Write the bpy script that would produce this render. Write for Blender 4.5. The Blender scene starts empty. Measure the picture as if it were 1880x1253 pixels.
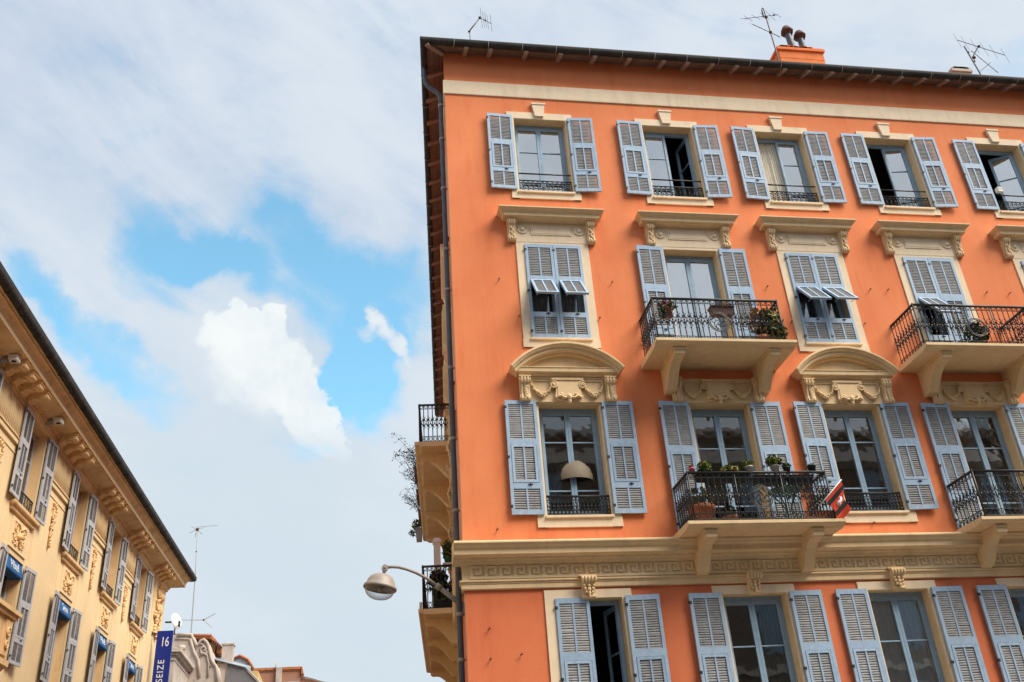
import bpy, bmesh, math, random
from mathutils import Matrix, Vector
R = math.radians
C = bpy.context.scene.collection
S = bpy.context.scene
random.seed(7)

# ------------------------------------------------------------------ camera
cam = bpy.data.objects.new('camera', bpy.data.cameras.new('camera'))
C.objects.link(cam)
cam.data.sensor_width = 36.0
cam.data.lens = 1729.15 / 1880 * 36.0
cam.data.clip_end = 5000
def cam_axes(yaw, pitch, roll):
    cy, sy, cp, sp = math.cos(yaw), math.sin(yaw), math.cos(pitch), math.sin(pitch)
    f = Vector((sy * cp, cy * cp, sp)); r = Vector((cy, -sy, 0)); u = r.cross(f)
    cr, sr = math.cos(roll), math.sin(roll)
    return r * cr + u * sr, u * cr - r * sr, f
_r, _u, _f = cam_axes(R(10.6066), R(28.8947), R(-4.2166))
cam.matrix_world = Matrix(((_r.x, _u.x, -_f.x, -1.862), (_r.y, _u.y, -_f.y, -16.0), (_r.z, _u.z, -_f.z, 1.6), (0, 0, 0, 1)))
S.camera = cam

# ------------------------------------------------------------------ exposure, sun, sky
S.view_settings.view_transform = 'Standard'
S.view_settings.look = 'None'
S.view_settings.gamma = 1.0
EXPO = 1.5
S.view_settings.exposure = EXPO
K = 2.0 ** -EXPO
SUN_EL, SUN_AZ = R(49), R(124)          # azimuth clockwise from +y
sd = Vector((math.sin(SUN_AZ) * math.cos(SUN_EL), math.cos(SUN_AZ) * math.cos(SUN_EL), math.sin(SUN_EL)))
sl = bpy.data.lights.new('sun', 'SUN'); sl.energy = 2.25; sl.angle = R(36); sl.color = (1.0, 0.91, 0.765)
so = bpy.data.objects.new('sun', sl); C.objects.link(so)
so.rotation_euler = sd.to_track_quat('Z', 'Y').to_euler(); so.location = sd * 60

def lin(c):
    if isinstance(c, str): c = [int(c[i:i + 2], 16) / 255 for i in (0, 2, 4)]
    return tuple(((x + .055) / 1.055) ** 2.4 if x > .04045 else x / 12.92 for x in c)

W = bpy.data.worlds.new('World'); S.world = W; W.use_nodes = True
W.cycles.sampling_method = 'MANUAL'; W.cycles.sample_map_resolution = 512
wt = W.node_tree; wt.nodes.clear()
def wn(t, **kw):
    n = wt.nodes.new(t)
    for k, v in kw.items(): setattr(n, k, v)
    return n
def wl(a, b): wt.links.new(a, b)
def wmath(op, a, b=None, c=None, clamp=False):
    n = wn('ShaderNodeMath', operation=op, use_clamp=clamp)
    for i, v in enumerate((a, b, c)):
        if v is None: continue
        if isinstance(v, (int, float)): n.inputs[i].default_value = v
        else: wl(v, n.inputs[i])
    return n.outputs[0]
def wstep(v, lo, hi, a=0., b=1.):
    n = wn('ShaderNodeMapRange', interpolation_type='SMOOTHSTEP')
    wl(v, n.inputs['Value'])
    for k, x in (('From Min', lo), ('From Max', hi), ('To Min', a), ('To Max', b)): n.inputs[k].default_value = x
    return n.outputs['Result']
sky = wn('ShaderNodeTexSky', sky_type='NISHITA'); sky.sun_disc = False
sky.sun_elevation = SUN_EL; sky.sun_rotation = SUN_AZ; sky.air_density = 1.0; sky.dust_density = 0.6; sky.ozone_density = 1.2
tc = wn('ShaderNodeTexCoord')
nrm = wn('ShaderNodeVectorMath', operation='NORMALIZE'); wl(tc.outputs['Generated'], nrm.inputs[0])
sx = wn('ShaderNodeSeparateXYZ'); wl(nrm.outputs[0], sx.inputs[0])
# fraying of cloud edges: noise added to the direction before azimuth and elevation are taken
az = wmath('MULTIPLY', wmath('ARCTAN2', sx.outputs[0], sx.outputs[1]), 180 / math.pi)
el = wmath('MULTIPLY', wmath('ARCSINE', sx.outputs[2]), 180 / math.pi)
cb = wn('ShaderNodeCombineXYZ'); wl(az, cb.inputs[0]); wl(el, cb.inputs[1])
def wnoise(scale, detail, rough, vec=None, off=(0, 0, 0), sc=(1, 1, 1), dist=0.):
    mp = wn('ShaderNodeMapping'); mp.inputs['Location'].default_value = off; mp.inputs['Scale'].default_value = sc
    wl(vec if vec is not None else nrm.outputs[0], mp.inputs[0])
    n = wn('ShaderNodeTexNoise'); n.inputs['Scale'].default_value = scale; n.inputs['Detail'].default_value = detail
    n.inputs['Roughness'].default_value = rough; n.inputs['Distortion'].default_value = dist
    wl(mp.outputs[0], n.inputs['Vector']); return n
def tilt(v, a):
    r = wn('ShaderNodeVectorRotate', rotation_type='Z_AXIS'); wl(v, r.inputs['Vector']); r.inputs['Angle'].default_value = R(a); return r.outputs[0]
def warp(scale, amt, detail, off):
    n = wnoise(scale, detail, .62, off=off)
    s = wn('ShaderNodeVectorMath', operation='SUBTRACT'); wl(n.outputs['Color'], s.inputs[0]); s.inputs[1].default_value = (.5, .5, .5)
    m = wn('ShaderNodeVectorMath', operation='SCALE'); wl(s.outputs[0], m.inputs[0]); m.inputs['Scale'].default_value = amt
    return m.outputs[0]
def vadd(a, b):
    n = wn('ShaderNodeVectorMath', operation='ADD'); wl(a, n.inputs[0]); wl(b, n.inputs[1]); return n.outputs[0]
p_soft = vadd(vadd(cb.outputs[0], warp(5., 9., 3, (3, 1, 2))), warp(22., 3.2, 5, (1, 5, 2)))
p_crisp = vadd(vadd(cb.outputs[0], warp(12., 2.6, 2, (7, 2, 9))), warp(38., 2.6, 8, (2, 2, 6)))
def blob(p, a, e, ra, rb, rot, wgt, inner=.25):
    mp = wn('ShaderNodeMapping', vector_type='TEXTURE')
    mp.inputs['Location'].default_value = (a, e, 0); mp.inputs['Rotation'].default_value = (0, 0, R(rot)); mp.inputs['Scale'].default_value = (ra, rb, 1)
    wl(p, mp.inputs[0])
    cx = wn('ShaderNodeSeparateXYZ'); wl(mp.outputs[0], cx.inputs[0])
    l = wmath('SQRT', wmath('ADD', wmath('POWER', cx.outputs[0], 2.), wmath('POWER', cx.outputs[1], 2.)))
    return wstep(l, inner, 1.0, wgt, 0.)
def total(lst):
    t = lst[0]
    for b in lst[1:]: t = wmath('ADD', t, b)
    return t
holes = total([blob(p_soft, *b) for b in (
    (-8.0, 33.2, 9.0, 2.3, -8, .62), (-11.5, 33.2, 6.0, 1.8, 2, .45), (-1.0, 35.0, 7.0, 2.8, -14, .62), (0., 31.6, 6.0, 4.2, -40, .62), (2.2, 27.5, 6.0, 3.2, 88, .62), (3.2, 32.0, 4.0, 6.0, 0, .5), (-.8, 26.5, 4.0, 2.2, 70, .5), (-.4, 27.6, 5.4, 2.6, 65, .6), (1.6, 25.6, 4.6, 2.8, 75, .6), (-9.5, 34.4, 7.0, 2.4, -8, .30), (-5.0, 35.6, 5.0, 1.6, -12, .35), (-13.5, 30.8, 3.6, 1.3, -25, .30),
    (-16.6, 27.4, 6.5, 1.9, -38, .62), (-20.2, 30.2, 3.2, 1.8, -40, .50), (-13.0, 32.2, 4.0, 1.6, -15, .30), (-1.6, 21.6, 3.6, .9, -8, .36), (-6.2, 37.2, 4.0, 2.2, 20, .30), (-17.0, 39.6, 2.6, 1.2, 0, .22), (-14.5, 35.6, 5., 1.1, -25, .24),
    (-60, 50, 25, 12, 0, .8), (60, 35, 22, 12, 20, .8), (120, 60, 30, 14, 0, .8), (-120, 45, 30, 10, 0, .6))])
cum = total([blob(p_crisp, *b, .35) for b in (
    (-6.8, 28.8, 3.2, 2.8, 0, .75), (-9.2, 29.6, 2.6, 1.7, -10, .65), (-4.7, 27.0, 4.2, 2.8, -52, .75), (-2.6, 24.2, 3.0, 2.2, -45, .75), (-1.6, 23.0, 2.0, 1.4, -30, .6), (-7.4, 26.6, 4.2, 2.8, -40, .45), (-3.2, 25.0, 3.2, 1.8, -50, .7), (-5.7, 30.7, 1.5, 1.4, 0, .7), (-8.0, 30.7, 1.3, 1.2, 0, .7), (-2.0, 23.4, 2.0, 1.3, -40, .6))])
wisp = total([blob(p_crisp, *b, .1) for b in ((1.2, 30.4, 2.0, 1.1, -35, .75), (2.9, 28.5, 2.3, 1.2, -52, .75), (.6, 29.6, 1.5, .6, -20, .4))])
halo = blob(p_soft, -6.2, 26.8, 7.5, 5.0, -30, .8)
n1 = wnoise(2.6, 7, .58, sc=(1, 1, 1.6), off=(4, 2, 7)).outputs['Fac']
n2 = wnoise(9., 8, .62, off=(1, 8, 3), dist=.4).outputs['Fac']
n4 = wnoise(1., 6, .6, vec=tilt(cb.outputs[0], 22), off=(3, 1, 0), sc=(.065, .20, 1), dist=.5).outputs['Fac']
n3 = wnoise(5., 9., .66, sc=(1, 1, 1.5), off=(9, 3, 1), dist=.6).outputs['Fac']
dens = wmath('ADD', wmath('ADD', wmath('MULTIPLY', n1, .75), wmath('MULTIPLY', n2, .65)), wmath('MULTIPLY', n3, .55))
dens = wmath('ADD', wmath('SUBTRACT', dens, holes), wmath('ADD', wmath('ADD', wmath('MULTIPLY', halo, .15), wstep(el, 19., 24.5, .35, 0.)), wmath('MULTIPLY', wmath('SUBTRACT', n4, .5), 1.3)))
mask = wmath('MAXIMUM', wstep(dens, .02, 1.0), wmath('MULTIPLY', wstep(wmath('ADD', wisp, wmath('MULTIPLY', n2, .5)), .38, .95), .85))
edge = wmath('ADD', cum, wmath('MULTIPLY', wmath('SUBTRACT', n2, .5), .9))
crisp = wstep(edge, .16, .50)
soft = wstep(edge, .10, 1.0)
side_ = wstep(wmath('ADD', wmath('ADD', az, wmath('MULTIPLY', n3, 4.)), wmath('MULTIPLY', wmath('SUBTRACT', el, 28.), 1.2)), -9.5, -5.0)
cmask = wmath('ADD', wmath('MULTIPLY', crisp, side_), wmath('MULTIPLY', soft, wmath('SUBTRACT', 1., side_)))
cmask = wmath('MULTIPLY', wmath('MULTIPLY', cmask, wstep(el, 21.0, 25.)), wstep(n3, .28, .55, .72, 1.))
cmask = wmath('MAXIMUM', cmask, wmath('MULTIPLY', wstep(wmath('ADD', wisp, wmath('MULTIPLY', n2, .5)), .55, 1.1), .7))
def wmix(f, a, b):
    n = wn('ShaderNodeMix', data_type='RGBA')
    wl(f, n.inputs[0])
    for i, v in ((6, a), (7, b)):
        if isinstance(v, tuple): n.inputs[i].default_value = (*v, 1)
        else: wl(v, n.inputs[i])
    return n.outputs[2]
cl_lo = tuple(x * K for x in lin((.828, .885, .925)))
cl_hi = tuple(x * K for x in lin((.780, .830, .905)))
cl_br = tuple(x * K for x in lin((.862, .903, .943)))
cl_cu = tuple(x * K * 1.0 for x in lin((.965, .985, .985)))
ccol = wmix(wstep(el, 18, 42), cl_lo, cl_hi)
ccol = wmix(wstep(wmath('ADD', wmath('MULTIPLY', n1, .5), wmath('ADD', wmath('ADD', wmath('MULTIPLY', n3, .2), wmath('MULTIPLY', n4, .35)), wmath('MULTIPLY', halo, .10))), .42, .62), ccol, cl_br)
skys = wn('ShaderNodeVectorMath', operation='MULTIPLY'); wl(sky.outputs[0], skys.inputs[0]); skys.inputs[1].default_value = (.090, .126, .108)
col = wmix(mask, skys.outputs[0], ccol)
col = wmix(cmask, col, wmix(wstep(wmath('ADD', wmath('MULTIPLY', n2, .5), wmath('MULTIPLY', n3, .5)), .34, .56, .35, 1.), cl_br, cl_cu))
bg = wn('ShaderNodeBackground'); bg.inputs['Strength'].default_value = 1.0
wl(col, bg.inputs[0]); wo = wn('ShaderNodeOutputWorld'); wl(bg.outputs[0], wo.inputs[0])

# ------------------------------------------------------------------ materials
MATS = {}
def mat(name, col, rough=.8, var=.12, scale=3., bump=.0, bscale=40., metal=0., stain=None, stain_amt=0., stain_scale=(1, 1, .25), spec=.3, col2=None, bevel=0., objvar=0., streak=None, streak_amt=0.):
    m = bpy.data.materials.new(name); m.use_nodes = True; nt = m.node_tree
    b = nt.nodes['Principled BSDF']; b.inputs['Roughness'].default_value = rough; b.inputs['Metallic'].default_value = metal
    b.inputs['Specular IOR Level'].default_value = spec
    col = lin(col) if isinstance(col, str) else col
    tcn = nt.nodes.new('ShaderNodeTexCoord'); src = tcn.outputs['Object']
    nz = nt.nodes.new('ShaderNodeTexNoise'); nz.inputs['Scale'].default_value = scale; nz.inputs['Detail'].default_value = 7; nz.inputs['Roughness'].default_value = .62
    nt.links.new(src, nz.inputs['Vector'])
    mr = nt.nodes.new('ShaderNodeMapRange'); mr.inputs['From Min'].default_value = .3; mr.inputs['From Max'].default_value = .7
    nt.links.new(nz.outputs['Fac'], mr.inputs['Value'])
    mx = nt.nodes.new('ShaderNodeMix'); mx.data_type = 'RGBA'; nt.links.new(mr.outputs[0], mx.inputs[0])
    c2 = (lin(col2) if isinstance(col2, str) else col2) if col2 else tuple(min(1, x * (1 + var)) for x in col)
    mx.inputs[6].default_value = (*[x * (1 - var) for x in col], 1); mx.inputs[7].default_value = (*c2, 1)
    out = mx.outputs[2]
    if stain:
        mp = nt.nodes.new('ShaderNodeMapping'); mp.inputs['Scale'].default_value = stain_scale; nt.links.new(src, mp.inputs[0])
        n3 = nt.nodes.new('ShaderNodeTexNoise'); n3.inputs['Scale'].default_value = 1.7; n3.inputs['Detail'].default_value = 8; n3.inputs['Roughness'].default_value = .7
        nt.links.new(mp.outputs[0], n3.inputs['Vector'])
        r3 = nt.nodes.new('ShaderNodeMapRange'); r3.inputs['From Min'].default_value = .5; r3.inputs['From Max'].default_value = .72; r3.inputs['To Max'].default_value = stain_amt
        nt.links.new(n3.outputs['Fac'], r3.inputs['Value'])
        m3 = nt.nodes.new('ShaderNodeMix'); m3.data_type = 'RGBA'; nt.links.new(r3.outputs[0], m3.inputs[0]); nt.links.new(out, m3.inputs[6])
        m3.inputs[7].default_value = (*(lin(stain) if isinstance(stain, str) else stain), 1); out = m3.outputs[2]
    if streak:      # rain streaks: noise drawn out downwards
        mp = nt.nodes.new('ShaderNodeMapping'); mp.inputs['Scale'].default_value = (9, 9, .55); nt.links.new(src, mp.inputs[0])
        n4_ = nt.nodes.new('ShaderNodeTexNoise'); n4_.inputs['Scale'].default_value = 1.; n4_.inputs['Detail'].default_value = 6; n4_.inputs['Roughness'].default_value = .6
        nt.links.new(mp.outputs[0], n4_.inputs['Vector'])
        r4 = nt.nodes.new('ShaderNodeMapRange'); r4.inputs['From Min'].default_value = .54; r4.inputs['From Max'].default_value = .80; r4.inputs['To Max'].default_value = streak_amt
        nt.links.new(n4_.outputs['Fac'], r4.inputs['Value'])
        m4 = nt.nodes.new('ShaderNodeMix'); m4.data_type = 'RGBA'; nt.links.new(r4.outputs[0], m4.inputs[0]); nt.links.new(out, m4.inputs[6]); m4.inputs[7].default_value = (*streak, 1); out = m4.outputs[2]
    if objvar:
        oi = nt.nodes.new('ShaderNodeObjectInfo'); hs = nt.nodes.new('ShaderNodeHueSaturation'); nt.links.new(out, hs.inputs['Color'])
        r5 = nt.nodes.new('ShaderNodeMapRange'); r5.inputs['To Min'].default_value = 1 - objvar; r5.inputs['To Max'].default_value = 1 + objvar; nt.links.new(oi.outputs['Random'], r5.inputs['Value']); nt.links.new(r5.outputs[0], hs.inputs['Value'])
        r6 = nt.nodes.new('ShaderNodeMath'); r6.operation = 'MULTIPLY_ADD'; r6.inputs[1].default_value = -objvar * 2.6; r6.inputs[2].default_value = 1 + objvar * .8; nt.links.new(oi.outputs['Random'], r6.inputs[0]); nt.links.new(r6.outputs[0], hs.inputs['Saturation'])
        out = hs.outputs[0]
    nt.links.new(out, b.inputs['Base Color'])
    nb = None
    if bump:
        n2 = nt.nodes.new('ShaderNodeTexNoise'); n2.inputs['Scale'].default_value = bscale; n2.inputs['Detail'].default_value = 4
        nt.links.new(src, n2.inputs['Vector'])
        nb = nt.nodes.new('ShaderNodeBump'); nb.inputs['Strength'].default_value = bump; nb.inputs['Distance'].default_value = .01
        nt.links.new(n2.outputs['Fac'], nb.inputs['Height']); nt.links.new(nb.outputs[0], b.inputs['Normal'])
    if bevel:
        bv = nt.nodes.new('ShaderNodeBevel'); bv.samples = 3; bv.inputs['Radius'].default_value = bevel
        if nb: nt.links.new(bv.outputs[0], nb.inputs['Normal'])
        else: nt.links.new(bv.outputs[0], b.inputs['Normal'])
    MATS[name] = m; return m
def glass(name, base, tint=.9, rough=0.0, wav=.03):
    m = bpy.data.materials.new(name); m.use_nodes = True; nt = m.node_tree; nt.nodes.clear()
    o = nt.nodes.new('ShaderNodeOutputMaterial'); mx = nt.nodes.new('ShaderNodeMixShader')
    t = nt.nodes.new('ShaderNodeBsdfTransparent'); t.inputs[0].default_value = (tint, tint, tint, 1)
    g = nt.nodes.new('ShaderNodeBsdfGlossy'); g.inputs['Roughness'].default_value = rough
    fr = nt.nodes.new('ShaderNodeFresnel'); fr.inputs[0].default_value = 1.5
    ad = nt.nodes.new('ShaderNodeMath'); ad.operation = 'ADD'; ad.use_clamp = True; ad.inputs[1].default_value = base
    nt.links.new(fr.outputs[0], ad.inputs[0]); nt.links.new(ad.outputs[0], mx.inputs[0])
    tcn = nt.nodes.new('ShaderNodeTexCoord'); nz = nt.nodes.new('ShaderNodeTexNoise'); nz.inputs['Scale'].default_value = 2.2; nz.inputs['Detail'].default_value = 2
    nt.links.new(tcn.outputs['Object'], nz.inputs['Vector'])
    bp = nt.nodes.new('ShaderNodeBump'); bp.inputs['Strength'].default_value = wav; bp.inputs['Distance'].default_value = .2
    nt.links.new(nz.outputs['Fac'], bp.inputs['Height']); nt.links.new(bp.outputs[0], g.inputs['Normal'])
    nt.links.new(t.outputs[0], mx.inputs[1]); nt.links.new(g.outputs[0], mx.inputs[2]); nt.links.new(mx.outputs[0], o.inputs[0])
    MATS[name] = m; return m
ORANGE = mat('orange_stucco', (.76, .222, .090), .9, .06, .55, .45, 55., stain=(.70, .155, .055), stain_amt=.65, col2=(.83, .27, .115), streak=(.56, .13, .055), streak_amt=.30)
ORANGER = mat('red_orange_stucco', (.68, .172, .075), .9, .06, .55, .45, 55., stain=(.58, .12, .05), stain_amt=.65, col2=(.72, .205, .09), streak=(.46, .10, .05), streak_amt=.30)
CREAM = mat('cream_stucco', (.74, .545, .325), .85, .07, 2.2, .3, 45., stain=(.50, .34, .19), stain_amt=.5, stain_scale=(1.2, 1.2, .8), bevel=.008, streak=(.34, .24, .15), streak_amt=.35)
PALE = mat('pale_cream_paint', (.80, .645, .47), .85, .06, 2.5, .25, 45., stain=(.56, .42, .28), stain_amt=.45, bevel=.006, streak=(.42, .32, .22), streak_amt=.25)
YELLOW = mat('yellow_stucco', (.76, .58, .345), .9, .07, .6, .35, 50., stain=(.62, .40, .20), stain_amt=.4, stain_scale=(.8, .8, .3), streak=(.45, .30, .16), streak_amt=.25)
OCHRE = mat('ochre_moulding', (.76, .51, .265), .85, .1, 2., .25, 45., stain=(.34, .20, .09), stain_amt=.6, streak=(.28, .16, .08), streak_amt=.3)
BLUE = mat('blue_grey_paint', (.33, .455, .625), .6, .08, 9., .35, 60., stain=(.25, .27, .30), stain_amt=.6, stain_scale=(7, 7, 2.5), bevel=.004, objvar=.06)
SLAT = mat('weathered_slat_paint', (.315, .32, .335), .75, .16, 6., .2, 60., stain=(.17, .14, .11), stain_amt=.7, stain_scale=(3, 3, 9), objvar=.10)
GREYSH = mat('grey_lilac_paint', (.44, .44, .47), .65, .1, 8., .2, 50., stain=(.22, .2, .2), stain_amt=.45, stain_scale=(5, 5, 3), objvar=.08)
KEYM = mat('key_band_paint', (.84, .66, .42), .85, .06, 2.5, .25, 45., stain=(.62, .46, .28), stain_amt=.4, bevel=.004)
SLATD = mat('dark_slat_paint', (.16, .155, .165), .8, .15, 6.)
FRAME = mat('blue_window_paint', (.29, .42, .56), .5, .12, 7., .15, 50., stain=(.15, .2, .27), stain_amt=.4, stain_scale=(5, 5, 3), bevel=.004)
IRON = mat('black_iron', (.012, .013, .016), .5, .4, 20., spec=.5)
ZINC = mat('dark_zinc', (.034, .031, .031), .7, .3, 4., .1, 30., spec=.15, stain=(.09, .075, .06), stain_amt=.5, stain_scale=(2, 2, 2))
PIPE = mat('slate_blue_pipe', (.085, .10, .135), .5, .2, 5., stain=(.17, .16, .15), stain_amt=.35)
WOOD = mat('brown_soffit_board', (.19, .13, .112), .8, .2, 5., .3, 30., stain=(.07, .045, .035), stain_amt=.5, stain_scale=(3, .5, 3))
RAFT = mat('grey_brown_rafter', (.29, .215, .19), .8, .15, 6.)
BRICKO = mat('orange_brick_paint', (.66, .18, .05), .85, .15, 6., .4, 30.)
TILE = mat('terracotta_tile', (.42, .15, .065), .85, .3, 7., .5, 12., stain=(.16, .10, .07), stain_amt=.6, stain_scale=(3, 3, 3))
TERRA = mat('terracotta_pot', (.42, .15, .08), .8, .15, 9.)
RUST = mat('rusty_metal', (.09, .05, .035), .8, .4, 18.)
GREYM = mat('grey_metal', (.30, .29, .28), .45, .1, 6., metal=.0, spec=.5)
LAMPP = mat('taupe_lamp_paint', (.30, .255, .225), .5, .1, 6., spec=.5)
ALU = mat('thin_aluminium', (.10, .10, .105), .5, .2, 9.)
WHITE = mat('white_plaster', (.74, .72, .70), .8, .06, 4.)
NAVY = mat('navy_sign_paint', (.004, .020, .22), .4, .08, 3., spec=.4)
LETTER = mat('white_lettering', (.72, .74, .80), .6, .02, 3.)
AWN = mat('blue_awning_cloth', (.018, .11, .31), .8, .12, 8.)
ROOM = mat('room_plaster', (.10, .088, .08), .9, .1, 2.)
CURT = mat('white_curtain', (.80, .74, .64), .9, .06, 4.)
CURTB = mat('bluish_curtain', (.78, .86, .87), .9, .06, 4.)
CURTG = mat('green_grey_curtain', (.13, .17, .16), .9, .1, 4.)
SHADE = mat('cream_lampshade', (.25, .205, .155), .7, .08, 6.)
LEAFG = mat('green_leaf', (.060, .105, .022), .6, .4, 14.)
LEAFY = mat('yellow_green_leaf', (.20, .21, .03), .6, .35, 14.)
LEAFD = mat('dark_leaf', (.028, .04, .022), .6, .4, 14.)
LEAFO = mat('ochre_leaf', (.33, .17, .02), .6, .35, 14.)
FLOW = mat('pink_flower', (.5, .10, .16), .7, .2, 14.)
STEM = mat('brown_stem', (.07, .045, .03), .8, .2, 10.)
TROUGH = mat('brown_trough_plastic', (.14, .075, .065), .7, .15, 8.)
DPLAS = mat('dark_plastic', (.02, .021, .025), .6, .2, 10.)
GREENP = mat('green_plastic', (.03, .20, .12), .5, .15, 8.)
TEAL = mat('teal_metal_paint', (.03, .13, .13), .5, .15, 8.)
FLAGR = mat('red_flag_cloth', (.62, .060, .022), .8, .1, 8.)
FLAGK = mat('black_flag_cloth', (.022, .018, .022), .8, .1, 8.)
STONE = mat('grey_weathered_stucco', (.47, .40, .35), .9, .12, 1.2, .5, 18., stain=(.20, .165, .14), stain_amt=.8, stain_scale=(1.2, 1.2, .5))
ZROOF = mat('pale_zinc_sheet', (.30, .345, .40), .4, .1, 3., spec=.5)
OCWALL = mat('ochre_house_wall', (.55, .36, .15), .9, .1, 1.5, .3, 30.)
ASPH = mat('asphalt', (.05, .05, .052), .9, .2, 8., .4, 60.)
PAVE = mat('pavement_slabs', (.30, .28, .25), .9, .15, 4., .3, 30.)
GROUND = mat('dusty_ground', (.20, .18, .15), .95, .2, .6)
OPPO = mat('shaded_facade_stucco', (.24, .20, .16), .9, .1, 1.)
OPPT = mat('white_facade_trim', (.60, .57, .52), .8, .06, 2.)
GL_NEW = glass('double_glazing', .68, .97, wav=.012)
GL_OLD = glass('old_window_glass', .06, .98, wav=.012)
GL_MID = glass('clear_window_glass', .13, .98, wav=.012)
def lampglass():
    m = bpy.data.materials.new('clear_lamp_bowl'); m.use_nodes = True; nt = m.node_tree; nt.nodes.clear()
    o = nt.nodes.new('ShaderNodeOutputMaterial'); mx = nt.nodes.new('ShaderNodeMixShader'); lw = nt.nodes.new('ShaderNodeLayerWeight'); lw.inputs[0].default_value = .35
    t = nt.nodes.new('ShaderNodeBsdfTransparent'); t.inputs[0].default_value = (.93, .93, .93, 1); g = nt.nodes.new('ShaderNodeBsdfPrincipled'); g.inputs['Base Color'].default_value = (.35, .34, .33, 1); g.inputs['Roughness'].default_value = .1
    nt.links.new(lw.outputs['Facing'], mx.inputs[0]); nt.links.new(t.outputs[0], mx.inputs[1]); nt.links.new(g.outputs[0], mx.inputs[2]); nt.links.new(mx.outputs[0], o.inputs[0])
    return m
BOWL = lampglass()
def brickmat():
    m = bpy.data.materials.new('red_brick_wall'); m.use_nodes = True; nt = m.node_tree; b = nt.nodes['Principled BSDF']; b.inputs['Roughness'].default_value = .9
    t = nt.nodes.new('ShaderNodeTexCoord'); mp = nt.nodes.new('ShaderNodeMapping'); mp.inputs['Rotation'].default_value = (R(90), 0, 0); nt.links.new(t.outputs['Object'], mp.inputs[0])
    k = nt.nodes.new('ShaderNodeTexBrick'); k.inputs['Scale'].default_value = 3.; k.inputs['Color1'].default_value = (.36, .12, .07, 1); k.inputs['Color2'].default_value = (.30, .15, .09, 1); k.inputs['Mortar'].default_value = (.36, .27, .21, 1)
    nt.links.new(mp.outputs[0], k.inputs['Vector']); nt.links.new(k.outputs['Color'], b.inputs['Base Color']); return m
BRICK = brickmat()

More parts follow.
